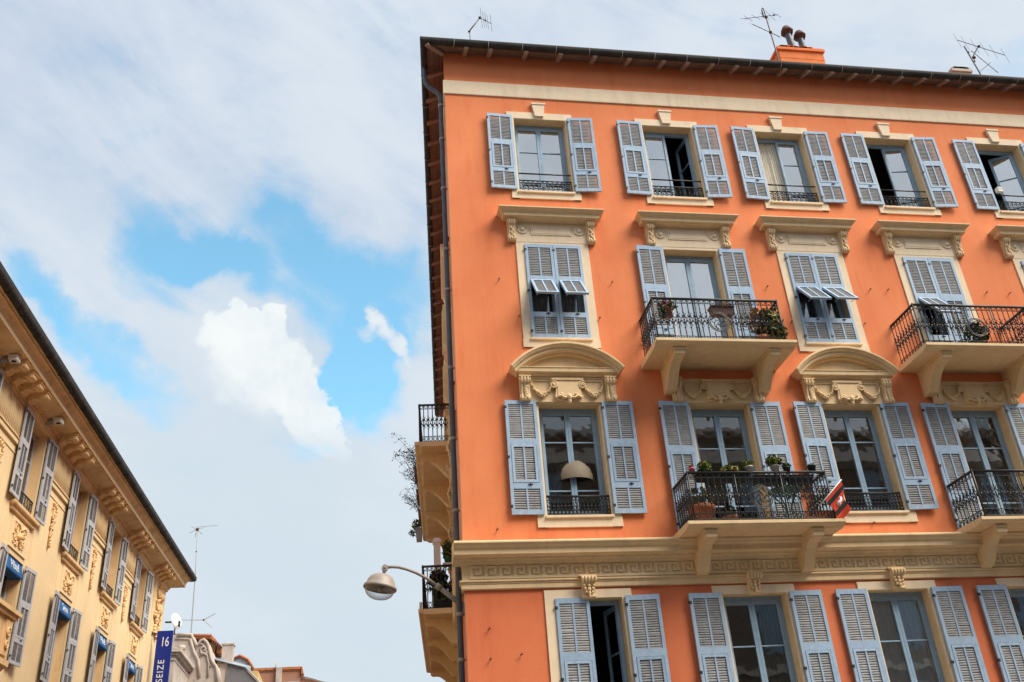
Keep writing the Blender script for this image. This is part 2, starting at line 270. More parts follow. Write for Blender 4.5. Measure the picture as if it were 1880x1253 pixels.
# ------------------------------------------------------------------ mesh builder
class MB:
    def __init__(s): s.v = []; s.f = []; s.m = []; s.sm = []
    def add(s, vs, fs, m=0, smooth=False):
        o = len(s.v); s.v += [tuple(x) for x in vs]
        for f in fs: s.f.append([o + i for i in f]); s.m.append(m); s.sm.append(smooth)
        return s
    def box(s, x0, x1, y0, y1, z0, z1, m=0):
        return s.hexa([(x0, y0, z0), (x1, y0, z0), (x1, y1, z0), (x0, y1, z0), (x0, y0, z1), (x1, y0, z1), (x1, y1, z1), (x0, y1, z1)], m)
    def hexa(s, p, m=0):
        return s.add(p, [(3, 2, 1, 0), (4, 5, 6, 7), (0, 1, 5, 4), (1, 2, 6, 5), (2, 3, 7, 6), (3, 0, 4, 7)], m)
    def prism(s, poly, f0, f1, m=0, smooth=False):     # poly of 2d points, f0/f1 map (a,b)->xyz
        n = len(poly); vs = [f0(*p) for p in poly] + [f1(*p) for p in poly]
        s.add(vs, [tuple(range(n - 1, -1, -1)), tuple(range(n, 2 * n))], m)
        return s.add(vs, [(i, (i + 1) % n, n + (i + 1) % n, n + i) for i in range(n)], m, smooth)
    def xz(s, poly, y0, y1, m=0): return s.prism(poly, lambda a, b: (a, y0, b), lambda a, b: (a, y1, b), m)
    def yz(s, poly, x0, x1, m=0): return s.prism(poly, lambda a, b: (x0, a, b), lambda a, b: (x1, a, b), m)
    def tube(s, pts, r, n=6, closed=False, m=0, caps=True):
        pts = [Vector(p) for p in pts]; N = len(pts); rs = r if isinstance(r, (list, tuple)) else [r] * N
        vs = []; prev = None
        for i, p in enumerate(pts):
            a = pts[(i - 1) % N] if (closed or i > 0) else p; b = pts[(i + 1) % N] if (closed or i < N - 1) else p
            t = (b - a)
            if t.length < 1e-9: t = Vector((0, 0, 1))
            t.normalize()
            if prev is None:
                ref = Vector((0, 0, 1)) if abs(t.z) < .9 else Vector((1, 0, 0)); u = t.cross(ref).normalized()
            else:
                u = prev - t * prev.dot(t)
                u = u.normalized() if u.length > 1e-6 else t.orthogonal().normalized()
            prev = u; w = t.cross(u)
            for k in range(n):
                an = 2 * math.pi * k / n; vs.append(p + (u * math.cos(an) + w * math.sin(an)) * rs[i])
        fs = []
        for i in range(N if closed else N - 1):
            j = (i + 1) % N
            for k in range(n): fs.append((i * n + k, i * n + (k + 1) % n, j * n + (k + 1) % n, j * n + k))
        s.add(vs, fs, m, n > 4)
        if caps and not closed: s.add([vs[k] for k in range(n)], [tuple(range(n))], m); s.add(vs[-n:], [tuple(range(n - 1, -1, -1))], m)
        return s
    def sphere(s, c, r, nu=8, nv=5, m=0, v0=0., v1=1., rot=None):
        if not isinstance(r, (tuple, list)): r = (r, r, r)
        vs = []; fs = []
        for j in range(nv + 1):
            th = math.pi * (v0 + (v1 - v0) * j / nv)
            for i in range(nu):
                ph = 2 * math.pi * i / nu
                q = Vector((r[0] * math.sin(th) * math.cos(ph), r[1] * math.sin(th) * math.sin(ph), r[2] * math.cos(th)))
                if rot is not None: q = rot @ q
                vs.append(Vector(c) + q)
        for j in range(nv):
            for i in range(nu): fs.append((j * nu + i, j * nu + (i + 1) % nu, (j + 1) * nu + (i + 1) % nu, (j + 1) * nu + i))
        return s.add(vs, fs, m, True)
    def lathe(s, prof, c=(0, 0, 0), n=16, m=0, rot=None):
        vs = []; fs = []
        for (r, z) in prof:
            for i in range(n):
                q = Vector((r * math.cos(2 * math.pi * i / n), r * math.sin(2 * math.pi * i / n), z))
                if rot is not None: q = rot @ q
                vs.append(Vector(c) + q)
        for j in range(len(prof) - 1):
            for i in range(n): fs.append((j * n + i, j * n + (i + 1) % n, (j + 1) * n + (i + 1) % n, (j + 1) * n + i))
        return s.add(vs, fs, m, True)
    def sweep(s, path, norms, prof, m=0, cap=True):    # path: plan points, norms: outward normal of every segment, prof: closed (out, z)
        n = len(path); k = len(prof); vs = []
        for i in range(n):
            if i == 0: mv = Vector(norms[0])
            elif i == n - 1: mv = Vector(norms[-1])
            else:
                a, b = Vector(norms[i - 1]), Vector(norms[i]); d = a.x * b.y - a.y * b.x
                mv = Vector(((b.y - a.y) / d, (a.x - b.x) / d)) if abs(d) > 1e-6 else a
            for (o, z) in prof: vs.append((path[i][0] + mv.x * o, path[i][1] + mv.y * o, z))
        fs = [(i * k + j, i * k + (j + 1) % k, (i + 1) * k + (j + 1) % k, (i + 1) * k + j) for i in range(n - 1) for j in range(k)]
        if cap: fs += [tuple(range(k)), tuple((n - 1) * k + j for j in range(k - 1, -1, -1))]
        return s.add(vs, fs, m)
    def mesh(s, name, mats):
        me = bpy.data.meshes.new(name); me.from_pydata(s.v, [], s.f)
        for x in (mats if isinstance(mats, (list, tuple)) else [mats]): me.materials.append(x)
        for p, mi, sm in zip(me.polygons, s.m, s.sm): p.material_index = mi; p.use_smooth = sm
        bm = bmesh.new(); bm.from_mesh(me); bmesh.ops.remove_doubles(bm, verts=bm.verts, dist=1e-5); bmesh.ops.recalc_face_normals(bm, faces=bm.faces); bm.to_mesh(me); bm.free()
        return me
I4 = Matrix.Identity(4)
T = lambda x, y, z: Matrix.Translation((x, y, z))
RZ = lambda a: Matrix.Rotation(a, 4, 'Z')
RX = lambda a: Matrix.Rotation(a, 4, 'X')
RY = lambda a: Matrix.Rotation(a, 4, 'Y')
def mk(name, me, parent=None, M=I4):
    o = bpy.data.objects.new(name, me); C.objects.link(o)
    if parent: o.parent = parent
    o.matrix_basis = M
    return o
def thing(name, label, cat, loc=(0, 0, 0), rz=0., group=None):
    o = bpy.data.objects.new(name, None); C.objects.link(o); o.location = loc; o.rotation_euler = (0, 0, rz)
    o.empty_display_size = .2; o['label'] = label; o['category'] = cat
    if group: o['group'] = group
    return o
def tag(o, label, cat, group=None):
    o['label'] = label; o['category'] = cat
    if group: o['group'] = group
    return o
def structure(name, me):
    o = mk(name, me); o['kind'] = 'structure'; return o

# facade frames: local x runs right along the wall seen from the street, local -y points out of the wall
FRONT = I4
SDIR = Vector((.0944, .9955)).normalized(); SN = Vector((-SDIR.y, SDIR.x))
SIDE = RZ(math.atan2(-SDIR.y, -SDIR.x))                       # x = -distance from the corner
LDIR = Vector((.022, 1)).normalized()
LEFT = T(-10.26, 0, 0) @ RZ(math.atan2(LDIR.y, LDIR.x))

CACHE = {}
def cached(key, fn):
    if key not in CACHE: CACHE[key] = fn()
    return CACHE[key]
def wall_sheet(a, b, c, d, holes, depth, extra_x=(), split=None):
    xs = sorted({a, b, *extra_x, *[h[0] for h in holes], *[h[1] for h in holes]}); zs = sorted({c, d, *([split] if split else []), *[h[2] for h in holes], *[h[3] for h in holes]})
    mb = MB()
    for i in range(len(xs) - 1):
        for j in range(len(zs) - 1):
            xm, zm = (xs[i] + xs[i + 1]) / 2, (zs[j] + zs[j + 1]) / 2
            if any(h[0] < xm < h[1] and h[2] < zm < h[3] for h in holes): continue
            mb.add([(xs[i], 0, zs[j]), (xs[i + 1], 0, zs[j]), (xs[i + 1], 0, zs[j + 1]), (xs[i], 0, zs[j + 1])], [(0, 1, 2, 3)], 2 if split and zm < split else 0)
    for x0, x1, z0, z1 in holes:
        for p, q in (((x0, z0), (x0, z1)), ((x0, z1), (x1, z1)), ((x1, z1), (x1, z0)), ((x1, z0), (x0, z0))):
            mb.add([(p[0], 0, p[1]), (q[0], 0, q[1]), (q[0], depth, q[1]), (p[0], depth, p[1])], [(0, 1, 2, 3)], 1)
    return mb

# ------------------------------------------------------------------ shared pieces
def shutter_meshes(w, h, style, flap):
    def make():
        f, s, s2, fl = MB(), MB(), MB(), MB()
        t = .042; st = .058 * w / .58
        mids = (.352, .40, .425, .735, .785)
        zz = [0, .035 * h, .965 * h, h]
        f.box(0, st, -t, 0, 0, h); f.box(w - st, w, -t, 0, 0, h)
        f.box(st, w - st, -t, 0, 0, zz[1]); f.box(st, w - st, -t, 0, zz[2], h)
        z_top_lo = h * (1 - .40); z_top_hi = h * (1 - .352); z_low_hi = h * (1 - .735); z_low_lo = h * (1 - .785)
        f.box(st, w - st, -t, 0, z_top_lo, z_top_hi); f.box(st, w - st, -t, 0, z_low_lo, z_low_hi)
        f.box(w / 2 - .016, w / 2 + .016, -t + .004, -.004, z_top_hi, zz[2]); f.box(w / 2 - .016, w / 2 + .016, -t + .004, -.004, zz[1], z_low_lo)
        # handle and latch
        f.tube([(w * .55, -t - .004, z_low_hi - .03), (w * .62, -t - .022, z_low_hi - .035), (w * .70, -t - .004, z_low_hi - .03)], .007, 5, m=1)
        f.box(w * .60, w * .65, -t - .008, -t + .002, z_low_hi - .055, z_low_hi - .01, 1)
        for hz in (.06, .48, .93): f.box(-.02, .03, -t * .5 - .03, -t * .5, h * hz, h * hz + .045, 1)
        def louvre(mb, x0, x1, z0, z1, m=0):
            n = max(3, int((z1 - z0) / .041)); p = (z1 - z0) / n
            for i in range(n):
                z = z0 + (i + .5) * p; a = random.uniform(-.006, .006) if random.random() < .25 else 0
                b_ = random.uniform(-.004, .004)
                mb.hexa([(x0, -t + .010, z - .022 + a), (x1, -t + .010, z - .022 + a + b_), (x1, -.010, z + .012 + b_), (x0, -.010, z + .012), (x0, -t + .010, z - .006 + a), (x1, -t + .010, z - .006 + a + b_), (x1, -.010, z + .028 + b_), (x0, -.010, z + .028)], m)
        for x0, x1 in ((st, w / 2 - .016), (w / 2 + .016, w - st)):
            louvre(s, x0, x1, z_top_hi, zz[2]); louvre(s2, x0, x1, zz[1], z_low_lo)
        # the middle panel is a flap in its own frame, hinged on its top edge
        hh = z_top_lo - z_low_hi; b = .045 * w / .58; x0, x1 = st + .006, w - st - .006
        dest = fl
        dest.box(x0, x0 + b, -t - .006, -.002, -hh + .006, -.004); dest.box(x1 - b, x1, -t - .006, -.002, -hh + .006, -.004)
        dest.box(x0 + b, x1 - b, -t - .006, -.002, -hh + .006, -hh + .006 + b); dest.box(x0 + b, x1 - b, -t - .006, -.002, -.004 - b, -.004)
        dest.box(w / 2 - .015, w / 2 + .015, -t - .002, -.006, -hh + b, -b)
        for a0, a1 in ((x0 + b, w / 2 - .015), (w / 2 + .015, x1 - b)): louvre(dest, a0, a1, -hh + .01 + b, -.008 - b, 1)
        if flap: dest.tube([(x0 + .05, -.02, -hh + .03), (x0 + .05, .11, -hh + .2)], .006, 5); dest.tube([(x1 - .05, -.02, -hh + .03), (x1 - .05, .11, -hh + .2)], .006, 5)
        a, b2 = (BLUE, SLAT) if style == 'blue' else (GREYSH, SLATD)
        return f.mesh('shutter', [a, IRON]), (s.mesh('slats', b2), s2.mesh('slats', b2)), fl.mesh('flap', [a, b2]), z_top_lo
    return cached(('sh', round(w, 3), round(h, 3), style, flap), make)
def shutter(root, F, u, z, w, h, y=-.034, ang=0., hinge='l', style='blue', flap=0.):
    f, s, fl, zt = shutter_meshes(w, h, style, bool(flap))
    if hinge == 'l': M = F @ T(u, y, z) @ RZ(-ang)
    else: M = F @ T(u + w, y, z) @ RZ(ang) @ T(-w, 0, 0)
    o = mk('shutter', f, root, M); mk('slats', s[0], o); mk('slats', s[1], o); mk('flap', fl, o, T(0, 0, zt) @ RX(-flap))
    return o
def window(root, F, u, z0, z1, half=.6, y=.22, bars=(.30, .75), oL=0., oR=0., gl=None, curtain=None, fm=None, paned=True):
    gl = gl or GL_OLD; fm = fm or FRAME
    h = z1 - z0
    def mf():
        mb = MB(); e = half - .003
        mb.box(-e, -e + .055, 0, .07, .003, h - .003); mb.box(e - .055, e, 0, .07, .003, h - .003)
        mb.box(-e + .055, e - .055, 0, .07, h - .075, h - .003); mb.box(-e + .055, e - .055, 0, .07, .003, .05)
        return mb.mesh('window', fm)
    M = F @ T(u, y, z0)
    o = mk('window', cached(('wf', half, round(h, 3), fm.name), mf), root, M)
    cw = half - .06; z_b = .052; z_t = h - .078
    def mc():
        mb, g = MB(), MB(); st = .062
        mb.box(.002, st, -.012, .045, z_b, z_t); mb.box(cw - st * .9, cw - .002, -.018, .045, z_b, z_t)
        mb.box(st, cw - st * .9, -.012, .045, z_b, z_b + .11); mb.box(st, cw - st * .9, -.012, .045, z_t - .075, z_t)
        for q in bars:
            zz = z_t - (z_t - z_b) * q; mb.box(st, cw - st * .9, -.006, .035, zz - .012, zz + .012)
        g.box(st - .005, cw - st * .9 + .005, .012, .017, z_b + .10, z_t - .07)
        return mb.mesh('casement', fm), g.mesh('pane', gl)
    c, g = cached(('wc', half, round(h, 3), bars, fm.name, gl.name), mc)
    for sgn, an in ((1, oL), (-1, oR)):
        Mc = T(-half + .06, 0, 0) @ RZ(an) if sgn > 0 else T(half - .06, 0, 0) @ RZ(-an) @ Matrix.Scale(-1, 4, (1, 0, 0))
        mk('casement', c, o, Mc); mk('pane', g, o, Mc)
    if curtain:
        m, xa, xb = curtain
        mb = MB(); n = 60; vs = []
        for i in range(n + 1):
            x = xa + (xb - xa) * i / n; yy = .095 + .022 * math.sin(i * 1.1) + .010 * math.sin(i * 2.7 + 1)
            vs += [(x, yy, .04), (x * 1.0, yy + .004 * math.sin(i), h - .06)]
        mb.add(vs, [(2 * i, 2 * i + 2, 2 * i + 3, 2 * i + 1) for i in range(n)], 0, True)
        mk('curtain', mb.mesh('curtain', m), o)
    return o
def spiral(mb, cx, cz, y, r, turns, sgn=1, a0=0., rad=.014, n=22, m=0):
    pts = []
    for i in range(n + 1):
        t = i / n; a = a0 + sgn * turns * 2 * math.pi * t; rr = r * (1 - .85 * t)
        pts.append((cx + rr * math.cos(a), y, cz + rr * math.sin(a)))
    mb.tube(pts, rad, 5, m=m)
def console_mesh(w, h, d, m=CREAM):
    def make():
        mb = MB()
        # scrolled side profile (out, z) hanging from z=0
        prof = [(0, 0), (-d, 0), (-d * 1.02, -.06 * h), (-d, -.16 * h), (-d * .9, -.25 * h), (-d * .74, -.30 * h), (-d * .62, -.42 * h), (-d * .52, -.58 * h), (-d * .5, -.72 * h), (-d * .58, -.84 * h), (-d * .6, -.93 * h), (-d * .5, -1.0 * h), (0, -1.0 * h)]
        mb.yz(prof, -w / 2, w / 2)
        inner = [(o * 1.0 - (.016 if o < 0 else 0), z) for o, z in prof]
        for x in (-w * .30, 0, w * .30): mb.yz([(o, z) for o, z in inner], x - w * .09, x + w * .09)
        mb.box(-w / 2 - .015, w / 2 + .015, -d - .02, .0, .0, .05 * h)
        for sx_ in (-1, 1):
            for cz, r in ((-.14 * h, .11 * h), (-.88 * h, .07 * h)):
                pts = [(sx_ * (w / 2 + .004), -d * (.80 if r > .09 * h else .44) + r * (1 - .8 * i / 14) * math.cos(i * .75), cz + r * (1 - .8 * i / 14) * math.sin(i * .75)) for i in range(15)]
                mb.tube(pts, .009, 4)
        for i in range(7):
            t = i / 6; mb.sphere((random.uniform(-.2, .2) * w, -d * (.62 - .1 * t) - .015, -(.40 + .45 * t) * h), (w * .2, .02, h * .055), 6, 4)
        return mb.mesh('console', m)
    return cached(('con', w, h, d, m.name), make)
def rail_panel(mb, a, b, z0, z1, n, medallion=True):
    """ornate iron panel between plan points a and b"""
    a, b = Vector(a), Vector(b); L = (b - a).length; d = (b - a) / L; H = z1 - z0
    P = lambda s, z: (a.x + d.x * s, a.y + d.y * s, z0 + z)
    r = .0105
    mb.tube([P(0, H), P(L, H)], .026, 6); mb.tube([P(0, H - .10), P(L, H - .10)], .009, 4)
    mb.tube([P(0, .035), P(L, .035)], .014, 4); mb.tube([P(0, .16), P(L, .16)], .009, 4)
    st = L / n; mid = L / 2
    for i in range(n + 1):
        s = i * st
        inmed = medallion and abs(s - mid) < .21
        if not inmed:
            mb.tube([P(s, .02), P(s, H - .02)], r, 4)
            for zz in (.27, .5, .73):
                z = .16 + (H - .26) * zz; mb.sphere(P(s, z), (.020, .018, .028), 5, 3)
        else:
            mb.tube([P(s, .02), P(s, H * .5 - .24)], r, 4); mb.tube([P(s, H * .5 + .22), P(s, H - .02)], r, 4)
        if i < n:
            c = s + st / 2
            pts = [P(c + st * .30 * math.cos(t), .0975 + .045 * math.sin(t)) for t in [k * math.pi / 4 for k in range(8)]]
            mb.tube(pts, .0078, 4, closed=True)
            if not (medallion and abs(c - mid) < .26):
                for zc, sg in ((.16 + (H - .26) * .36, 1), (.16 + (H - .26) * .64, -1)):
                    pts = [P(c + st * .46 * math.cos(t) * (1 - t / 9), zc + sg * .085 * math.sin(t) * (1 - t / 9)) for t in [k * .62 for k in range(8)]]
                    mb.tube(pts, .0082, 4)
                    pts = [P(c - st * .42 * math.cos(t) * (1 - t / 8), zc + sg * .19 - sg * .06 * math.sin(t)) for t in [k * .7 for k in range(6)]]
                    mb.tube(pts, .0076, 4)
                mb.sphere(P(c, H * .51), (.023, .014, .036), 5, 3)
            pts = [P(c + st * .34 * math.cos(t), H - .05 + .032 * math.sin(t)) for t in [k * math.pi / 3 for k in range(6)]]
            mb.tube(pts, .0072, 4, closed=True)
    if medallion:
        zc = H * .49
        for rr in (.215, .185): mb.tube([P(mid + rr * math.cos(k * math.pi / 12), zc + rr * math.sin(k * math.pi / 12)) for k in range(24)], .011, 5, closed=True)
        for k in range(4):
            a0 = k * math.pi / 2 + .4
            mb.tube([P(mid + (.02 + .15 * t / 9) * math.cos(a0 + t * .28), zc + (.02 + .15 * t / 9) * math.sin(a0 + t * .28)) for t in range(10)], .0085, 4)
            mb.tube([P(mid + .10 * math.cos(a0 + .9) + .05 * math.cos(t * .8), zc + .10 * math.sin(a0 + .9) + .05 * math.sin(t * .8)) for t in range(7)], .0075, 4)
def railing_mesh(W_, D_, H, n, nd):
    def make():
        mb = MB(); hw = W_ / 2
        rail_panel(mb, (-hw, -D_), (hw, -D_), 0, H, n)
        rail_panel(mb, (-hw, 0), (-hw, -D_), 0, H, nd, False); rail_panel(mb, (hw, -D_), (hw, 0), 0, H, nd, False)
        for x in (-hw, hw):
            mb.tube([(x, -D_, 0), (x, -D_, H + .012)], .018, 6); mb.sphere((x, -D_, H + .02), .02, 6, 4)
        for x in (-hw / 3, hw / 3): mb.tube([(x, -D_ + .004, 0), (x, -D_ + .004, H)], .013, 5)
        return mb.mesh('railing', IRON)
    return cached(('rail', round(W_, 3), round(D_, 3), round(H, 3), n, nd), make)
def bracket_mesh(d, h, w):
    def make():
        mb = MB()
        prof = [(0, 0), (-d, 0), (-d, -.13), (-d * .97, -.135), (-d * .955, -.15), (-d * .90, -.165), (-d * .80, -.16), (-d * .68, -.18), (-d * .54, -.26), (-d * .42, -.38 * h / .6), (-d * .33, -.48 * h / .6), (-d * .26, -.54 * h / .6), (-d * .24, -.57 * h / .6), (-d * .14, -.575 * h / .6), (-d * .10, -h), (0, -h)]
        mb.yz(prof, -w / 2, w / 2); mb.box(-w / 2 - .02, w / 2 + .02, -d - .02, 0, -.05, -.003)
        return mb.mesh('bracket', CREAM)
    return cached(('br', d, h, w), make)
def balcony(root, F, u, z, width, out, railw, rail_out, railh, brs, n, nd, bh, th=.09):
    mb = MB(); hw = width / 2
    prof = [(0, -th - .03), (-out + .16, -th - .03), (-out + .10, -th), (-out + .02, -th + .01), (-out, -th + .035), (-out, 0), (0, 0)]
    mb.yz(prof, -hw, hw)
    M = F @ T(u, 0, z)
    o = mk('balcony', mb.mesh('balcony', CREAM), root, M)
    mk('railing', railing_mesh(railw, rail_out, railh, n, nd), o, T(0, 0, .004))
    for b in brs: mk('bracket', bracket_mesh(out * .86, bh, .2), o, T(b, 0, -th - .028))
    return o
def surround(root, F, u, hz0, hz1, half, z0, z1, ow, key=None, plate=None, ledge=True, sill_z=None, m=PALE, door=False):
    """flat painted frame round an opening; hz0..hz1 opening, z0..z1 outer, ow outer half width"""
    mb = MB(); i = half - .003; y0, y1 = -.025, .012
    mb.box(-ow, -i, y0, y1, z0 if not sill_z else sill_z, hz1 - .003); mb.box(i, ow, y0, y1, z0 if not sill_z else sill_z, hz1 - .003)
    mb.box(-ow, ow, y0, y1, hz1 - .003, z1)
    o = mk('window_surround', mb.mesh('window_surround', m), root, F @ T(u, 0, 0))
    if not door:
        sb = MB(); sb.box(-ow - .01, ow + .01, -.032, .01, z0, hz0 - .022); sb.box(-half - .03, half + .03, -.075, .20, hz0 - .04, hz0 + .003)
        mk('sill', sb.mesh('sill', PALE), o)
    if key:
        zt, zb, wt_, wb = key; kb = MB()
        kb.xz([(-wt_, zt), (-wb, zb), (wb, zb), (wt_, zt)], -.07, .0)
        kb.xz([(-wt_ - .015, zt + .0), (-wt_ - .008, zt - .05), (wt_ + .008, zt - .05), (wt_ + .015, zt)], -.085, -.0)
        mk('keystone', kb.mesh('keystone', m), o)
    return o
def guard(root, F, u, z0, w, rails, n=9):
    def make():
        mb = MB(); H = rails[-1]; lo = rails[0]
        for zz in rails[:1]: mb.tube([(-w, 0, zz), (w, 0, zz)], .014, 5)
        for zz in rails[1:]: mb.tube([(-w, 0, zz), (w, 0, zz)], .018, 5)
        mb.tube([(-w, 0, .03), (w, 0, .03)], .014, 5); mb.tube([(-w, 0, lo - .07), (w, 0, lo - .07)], .008, 4); mb.tube([(-w, 0, .11), (w, 0, .11)], .008, 4)
        st = 2 * w / n
        for i in range(n + 1): mb.tube([(-w + i * st, 0, .02), (-w + i * st, 0, lo)], .009, 4); mb.sphere((-w + i * st, 0, lo * .5), (.018, .016, .026), 5, 3)
        for i in range(n):
            c = -w + (i + .5) * st; zm = lo * .52; hh = (lo - .2) * .5
            for sg in (1, -1):
                mb.tube([(c + st * .40 * math.cos(t) * (1 - t / 8), 0, zm + sg * hh * .5 + hh * .45 * math.sin(t)) for t in [k * .7 for k in range(8)]], .008, 4)
            mb.tube([(c + st * .35 * math.cos(k * math.pi / 4), 0, lo - .035 + .026 * math.sin(k * math.pi / 4)) for k in range(8)], .006, 4, closed=True)
            mb.tube([(c + st * .35 * math.cos(k * math.pi / 4), 0, .07 + .03 * math.sin(k * math.pi / 4)) for k in range(8)], .006, 4, closed=True)
        return mb.mesh('window_guard', IRON)
    return mk('window_guard', cached(('gd', w, rails, n), make), root, F @ T(u, .03, z0))
def leaves(mb, fn, n, size, mats=(0,), elong=2.2):
    for _ in range(n):
        c = Vector(fn()); a = Vector((random.gauss(0, 1), random.gauss(0, 1), random.gauss(0, .7))).normalized(); b = a.orthogonal().normalized()
        b = Matrix.Rotation(random.uniform(0, 6.28), 3, a) @ b; s = size * random.uniform(.6, 1.3)
        k = a * s * elong / 2; w = b * s / 2; up = a.cross(b) * s * .15
        mb.add([c - k, c - w + up, c + k, c + w + up], [(0, 1, 2), (0, 2, 3)], random.choice(mats))
def ell(cx, cy, cz, rx, ry, rz):
    def f():
        while True:
            p = (random.uniform(-1, 1), random.uniform(-1, 1), random.uniform(-1, 1)); q = sum(x * x for x in p)
            if q < 1 and random.random() < .25 + .75 * q: return (cx + p[0] * rx, cy + p[1] * ry, cz + p[2] * rz)
    return f

# ------------------------------------------------------------------ ground
def sheet(name, x0, x1, y0, y1, z, m, h=None):
    mb = MB()
    if h: mb.box(x0, x1, y0, y1, z, z + h)
    else: mb.add([(x0, y0, z), (x1, y0, z), (x1, y1, z), (x0, y1, z)], [(0, 1, 2, 3)])
    return structure(name, mb.mesh(name, m))
sheet('ground', -1500, 1500, -1500, 1500, -.02, GROUND)
sheet('road', -200, 200, -19, -3.2, 0, ASPH)
sheet('side_street', -8.6, -1.6, -3.2, 220, .004, ASPH)
sheet('pavement', -1.5, 40, -3.1, -.02, .008, PAVE, .13)

# ------------------------------------------------------------------ orange corner building
bld = thing('apartment_building', 'orange stuccoed corner apartment building with blue louvred shutters, cream mouldings and iron balconies', 'apartment building', (0, 0, 0))
COLS = [2.14, 5.17, 7.945, 10.745, 13.70, 16.6]
XE, SE = 19.6, 20.0
holes = []
ROWS = dict(A=(14.30, 16.40), B=(10.64, 12.90), C=(6.98, 9.215), D=(2.90, 5.508))
def zr(row, i):
    z0, z1 = ROWS[row]
    if i % 2 == 1 and row == 'B': z0 = 10.12
    if i % 2 == 1 and row == 'C': z0 = 6.54
    return z0, z1
for i, c in enumerate(COLS):
    for r in 'ABCD': holes.append((c - .6, c + .6, *zr(r, i)))
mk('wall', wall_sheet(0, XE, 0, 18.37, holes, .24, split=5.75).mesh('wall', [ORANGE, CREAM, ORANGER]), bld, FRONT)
SC = [-2.28, -5.15, -8.1, -11.0, -13.9, -16.8]
sholes = [(c - .6, c + .6, *zr(r, 1 if (r in 'BC' and 1 <= j <= 3) else 0)) for j, c in enumerate(SC) for r in 'ABC']
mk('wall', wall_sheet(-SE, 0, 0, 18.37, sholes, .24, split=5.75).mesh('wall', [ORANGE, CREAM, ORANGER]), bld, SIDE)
far = SDIR * SE
mb = MB()     # rear and right-hand walls
mb.add([(XE, 0, 0), (XE, 19.9, 0), (XE, 19.9, 18.37), (XE, 0, 18.37)], [(0, 1, 2, 3)])
mb.add([(XE, 19.9, 0), (far.x, far.y, 0), (far.x, far.y, 18.37), (XE, 19.9, 18.37)], [(0, 1, 2, 3)])
mk('wall', mb.mesh('wall', ORANGE), bld)
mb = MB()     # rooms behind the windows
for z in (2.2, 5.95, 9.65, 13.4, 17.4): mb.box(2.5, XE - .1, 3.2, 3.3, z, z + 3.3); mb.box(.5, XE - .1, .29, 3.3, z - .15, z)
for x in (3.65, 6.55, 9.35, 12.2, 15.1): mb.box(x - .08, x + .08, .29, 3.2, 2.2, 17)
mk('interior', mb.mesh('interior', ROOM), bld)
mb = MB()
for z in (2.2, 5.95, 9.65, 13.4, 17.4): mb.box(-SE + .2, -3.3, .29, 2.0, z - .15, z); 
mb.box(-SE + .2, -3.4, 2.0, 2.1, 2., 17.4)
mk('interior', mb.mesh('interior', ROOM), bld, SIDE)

PATH = [(XE, 0), (0, 0), (far.x, far.y)]; NRM = [(0, -1), (SN.x, SN.y)]
# cream band under the eaves
mb = MB(); mb.sweep(PATH, NRM, [(-.01, 17.03), (.03, 17.03), (.035, 17.05), (.035, 17.41), (.03, 17.435), (-.01, 17.435)])
mk('frieze_band', mb.mesh('frieze_band', PALE), bld)
# eaves, roof, gutter
mb = MB(); mb.sweep(PATH, NRM, [(-.03, 18.335), (.45, 18.135), (.45, 18.17), (-.03, 18.37)]); 
soff = mk('soffit', mb.mesh('soffit', WOOD), bld)
mb = MB()
for k in range(3): mb.sweep(PATH, NRM, [(.10 + .115 * k, 18.335 - .2 * (.13 + .115 * k) / .48 - .004), (.108 + .115 * k, 18.335 - .2 * (.138 + .115 * k) / .48 - .004), (.108 + .115 * k, 18.33 - .2 * (.138 + .115 * k) / .48 + .004), (.10 + .115 * k, 18.33 - .2 * (.13 + .115 * k) / .48 + .004)])
mk('board_joint', mb.mesh('board_joint', RUST), soff)
def raf():
    mb = MB(); mb.hexa([(-.05, -.44, 18.055), (.05, -.44, 18.055), (.05, .0, 18.235), (-.05, .0, 18.235), (-.05, -.44, 18.142), (.05, -.44, 18.142), (.05, .0, 18.325), (-.05, .0, 18.325)])
    return mb.mesh('rafter', RAFT)
rm = raf()
xs = [.49, 1.06, 1.9, 2.72, 3.55, 4.39, 5.24, 5.84, 6.46] + [7.08 + .62 * k for k in range(20)]
for x in xs: mk('rafter', rm, bld, FRONT @ T(x, 0, 0))
for k in range(24): mk('rafter', rm, bld, SIDE @ T(-(.55 + .8 * k), 0, 0))
md = Vector((-.95, -1)) .normalized()
mk('rafter', rm, bld, RZ(math.atan2(md.y, md.x) + R(90)) @ Matrix.Scale(1.42, 4, (0, 1, 0)))
g = []
for k in range(9):
    a = math.pi + math.pi * k / 8; g.append((.45 + .085 * math.cos(a), 18.215 + .105 * math.sin(a)))
g = [(.53, 18.25)] + [(o, z) for o, z in reversed(g)] + [(.37, 18.25)]
mb = MB(); mb.sweep(PATH, NRM, g)
def gut_joint(mb, P, n, x0, x1, step):
    x = x0
    while x < x1:
        q = P(x); pts = [(q[0] + n[0] * o * 1.0, q[1] + n[1] * o, z) for o, z in [(.45 + .091 * math.cos(math.pi + math.pi * k / 8), 18.215 + .111 * math.sin(math.pi + math.pi * k / 8)) for k in range(9)]]
        mb.tube(pts, .007, 4, m=1); x += step
gut_joint(mb, lambda x: (x, 0), (0, -1), .2, XE, .8); gut_joint(mb, lambda x: (SDIR.x * x, SDIR.y * x), (SN.x, SN.y), .6, SE, 1.0)
gut = mk('gutter', mb.mesh('gutter', [ZINC, GREYM]), bld)
def off_pt(path_o):
    a, b = Vector(NRM[0]), Vector(NRM[1]); d = a.x * b.y - a.y * b.x; m = Vector(((b.y - a.y) / d, (a.x - b.x) / d)); return m * path_o
ec = off_pt(.45); mb = MB(); ez = 18.235
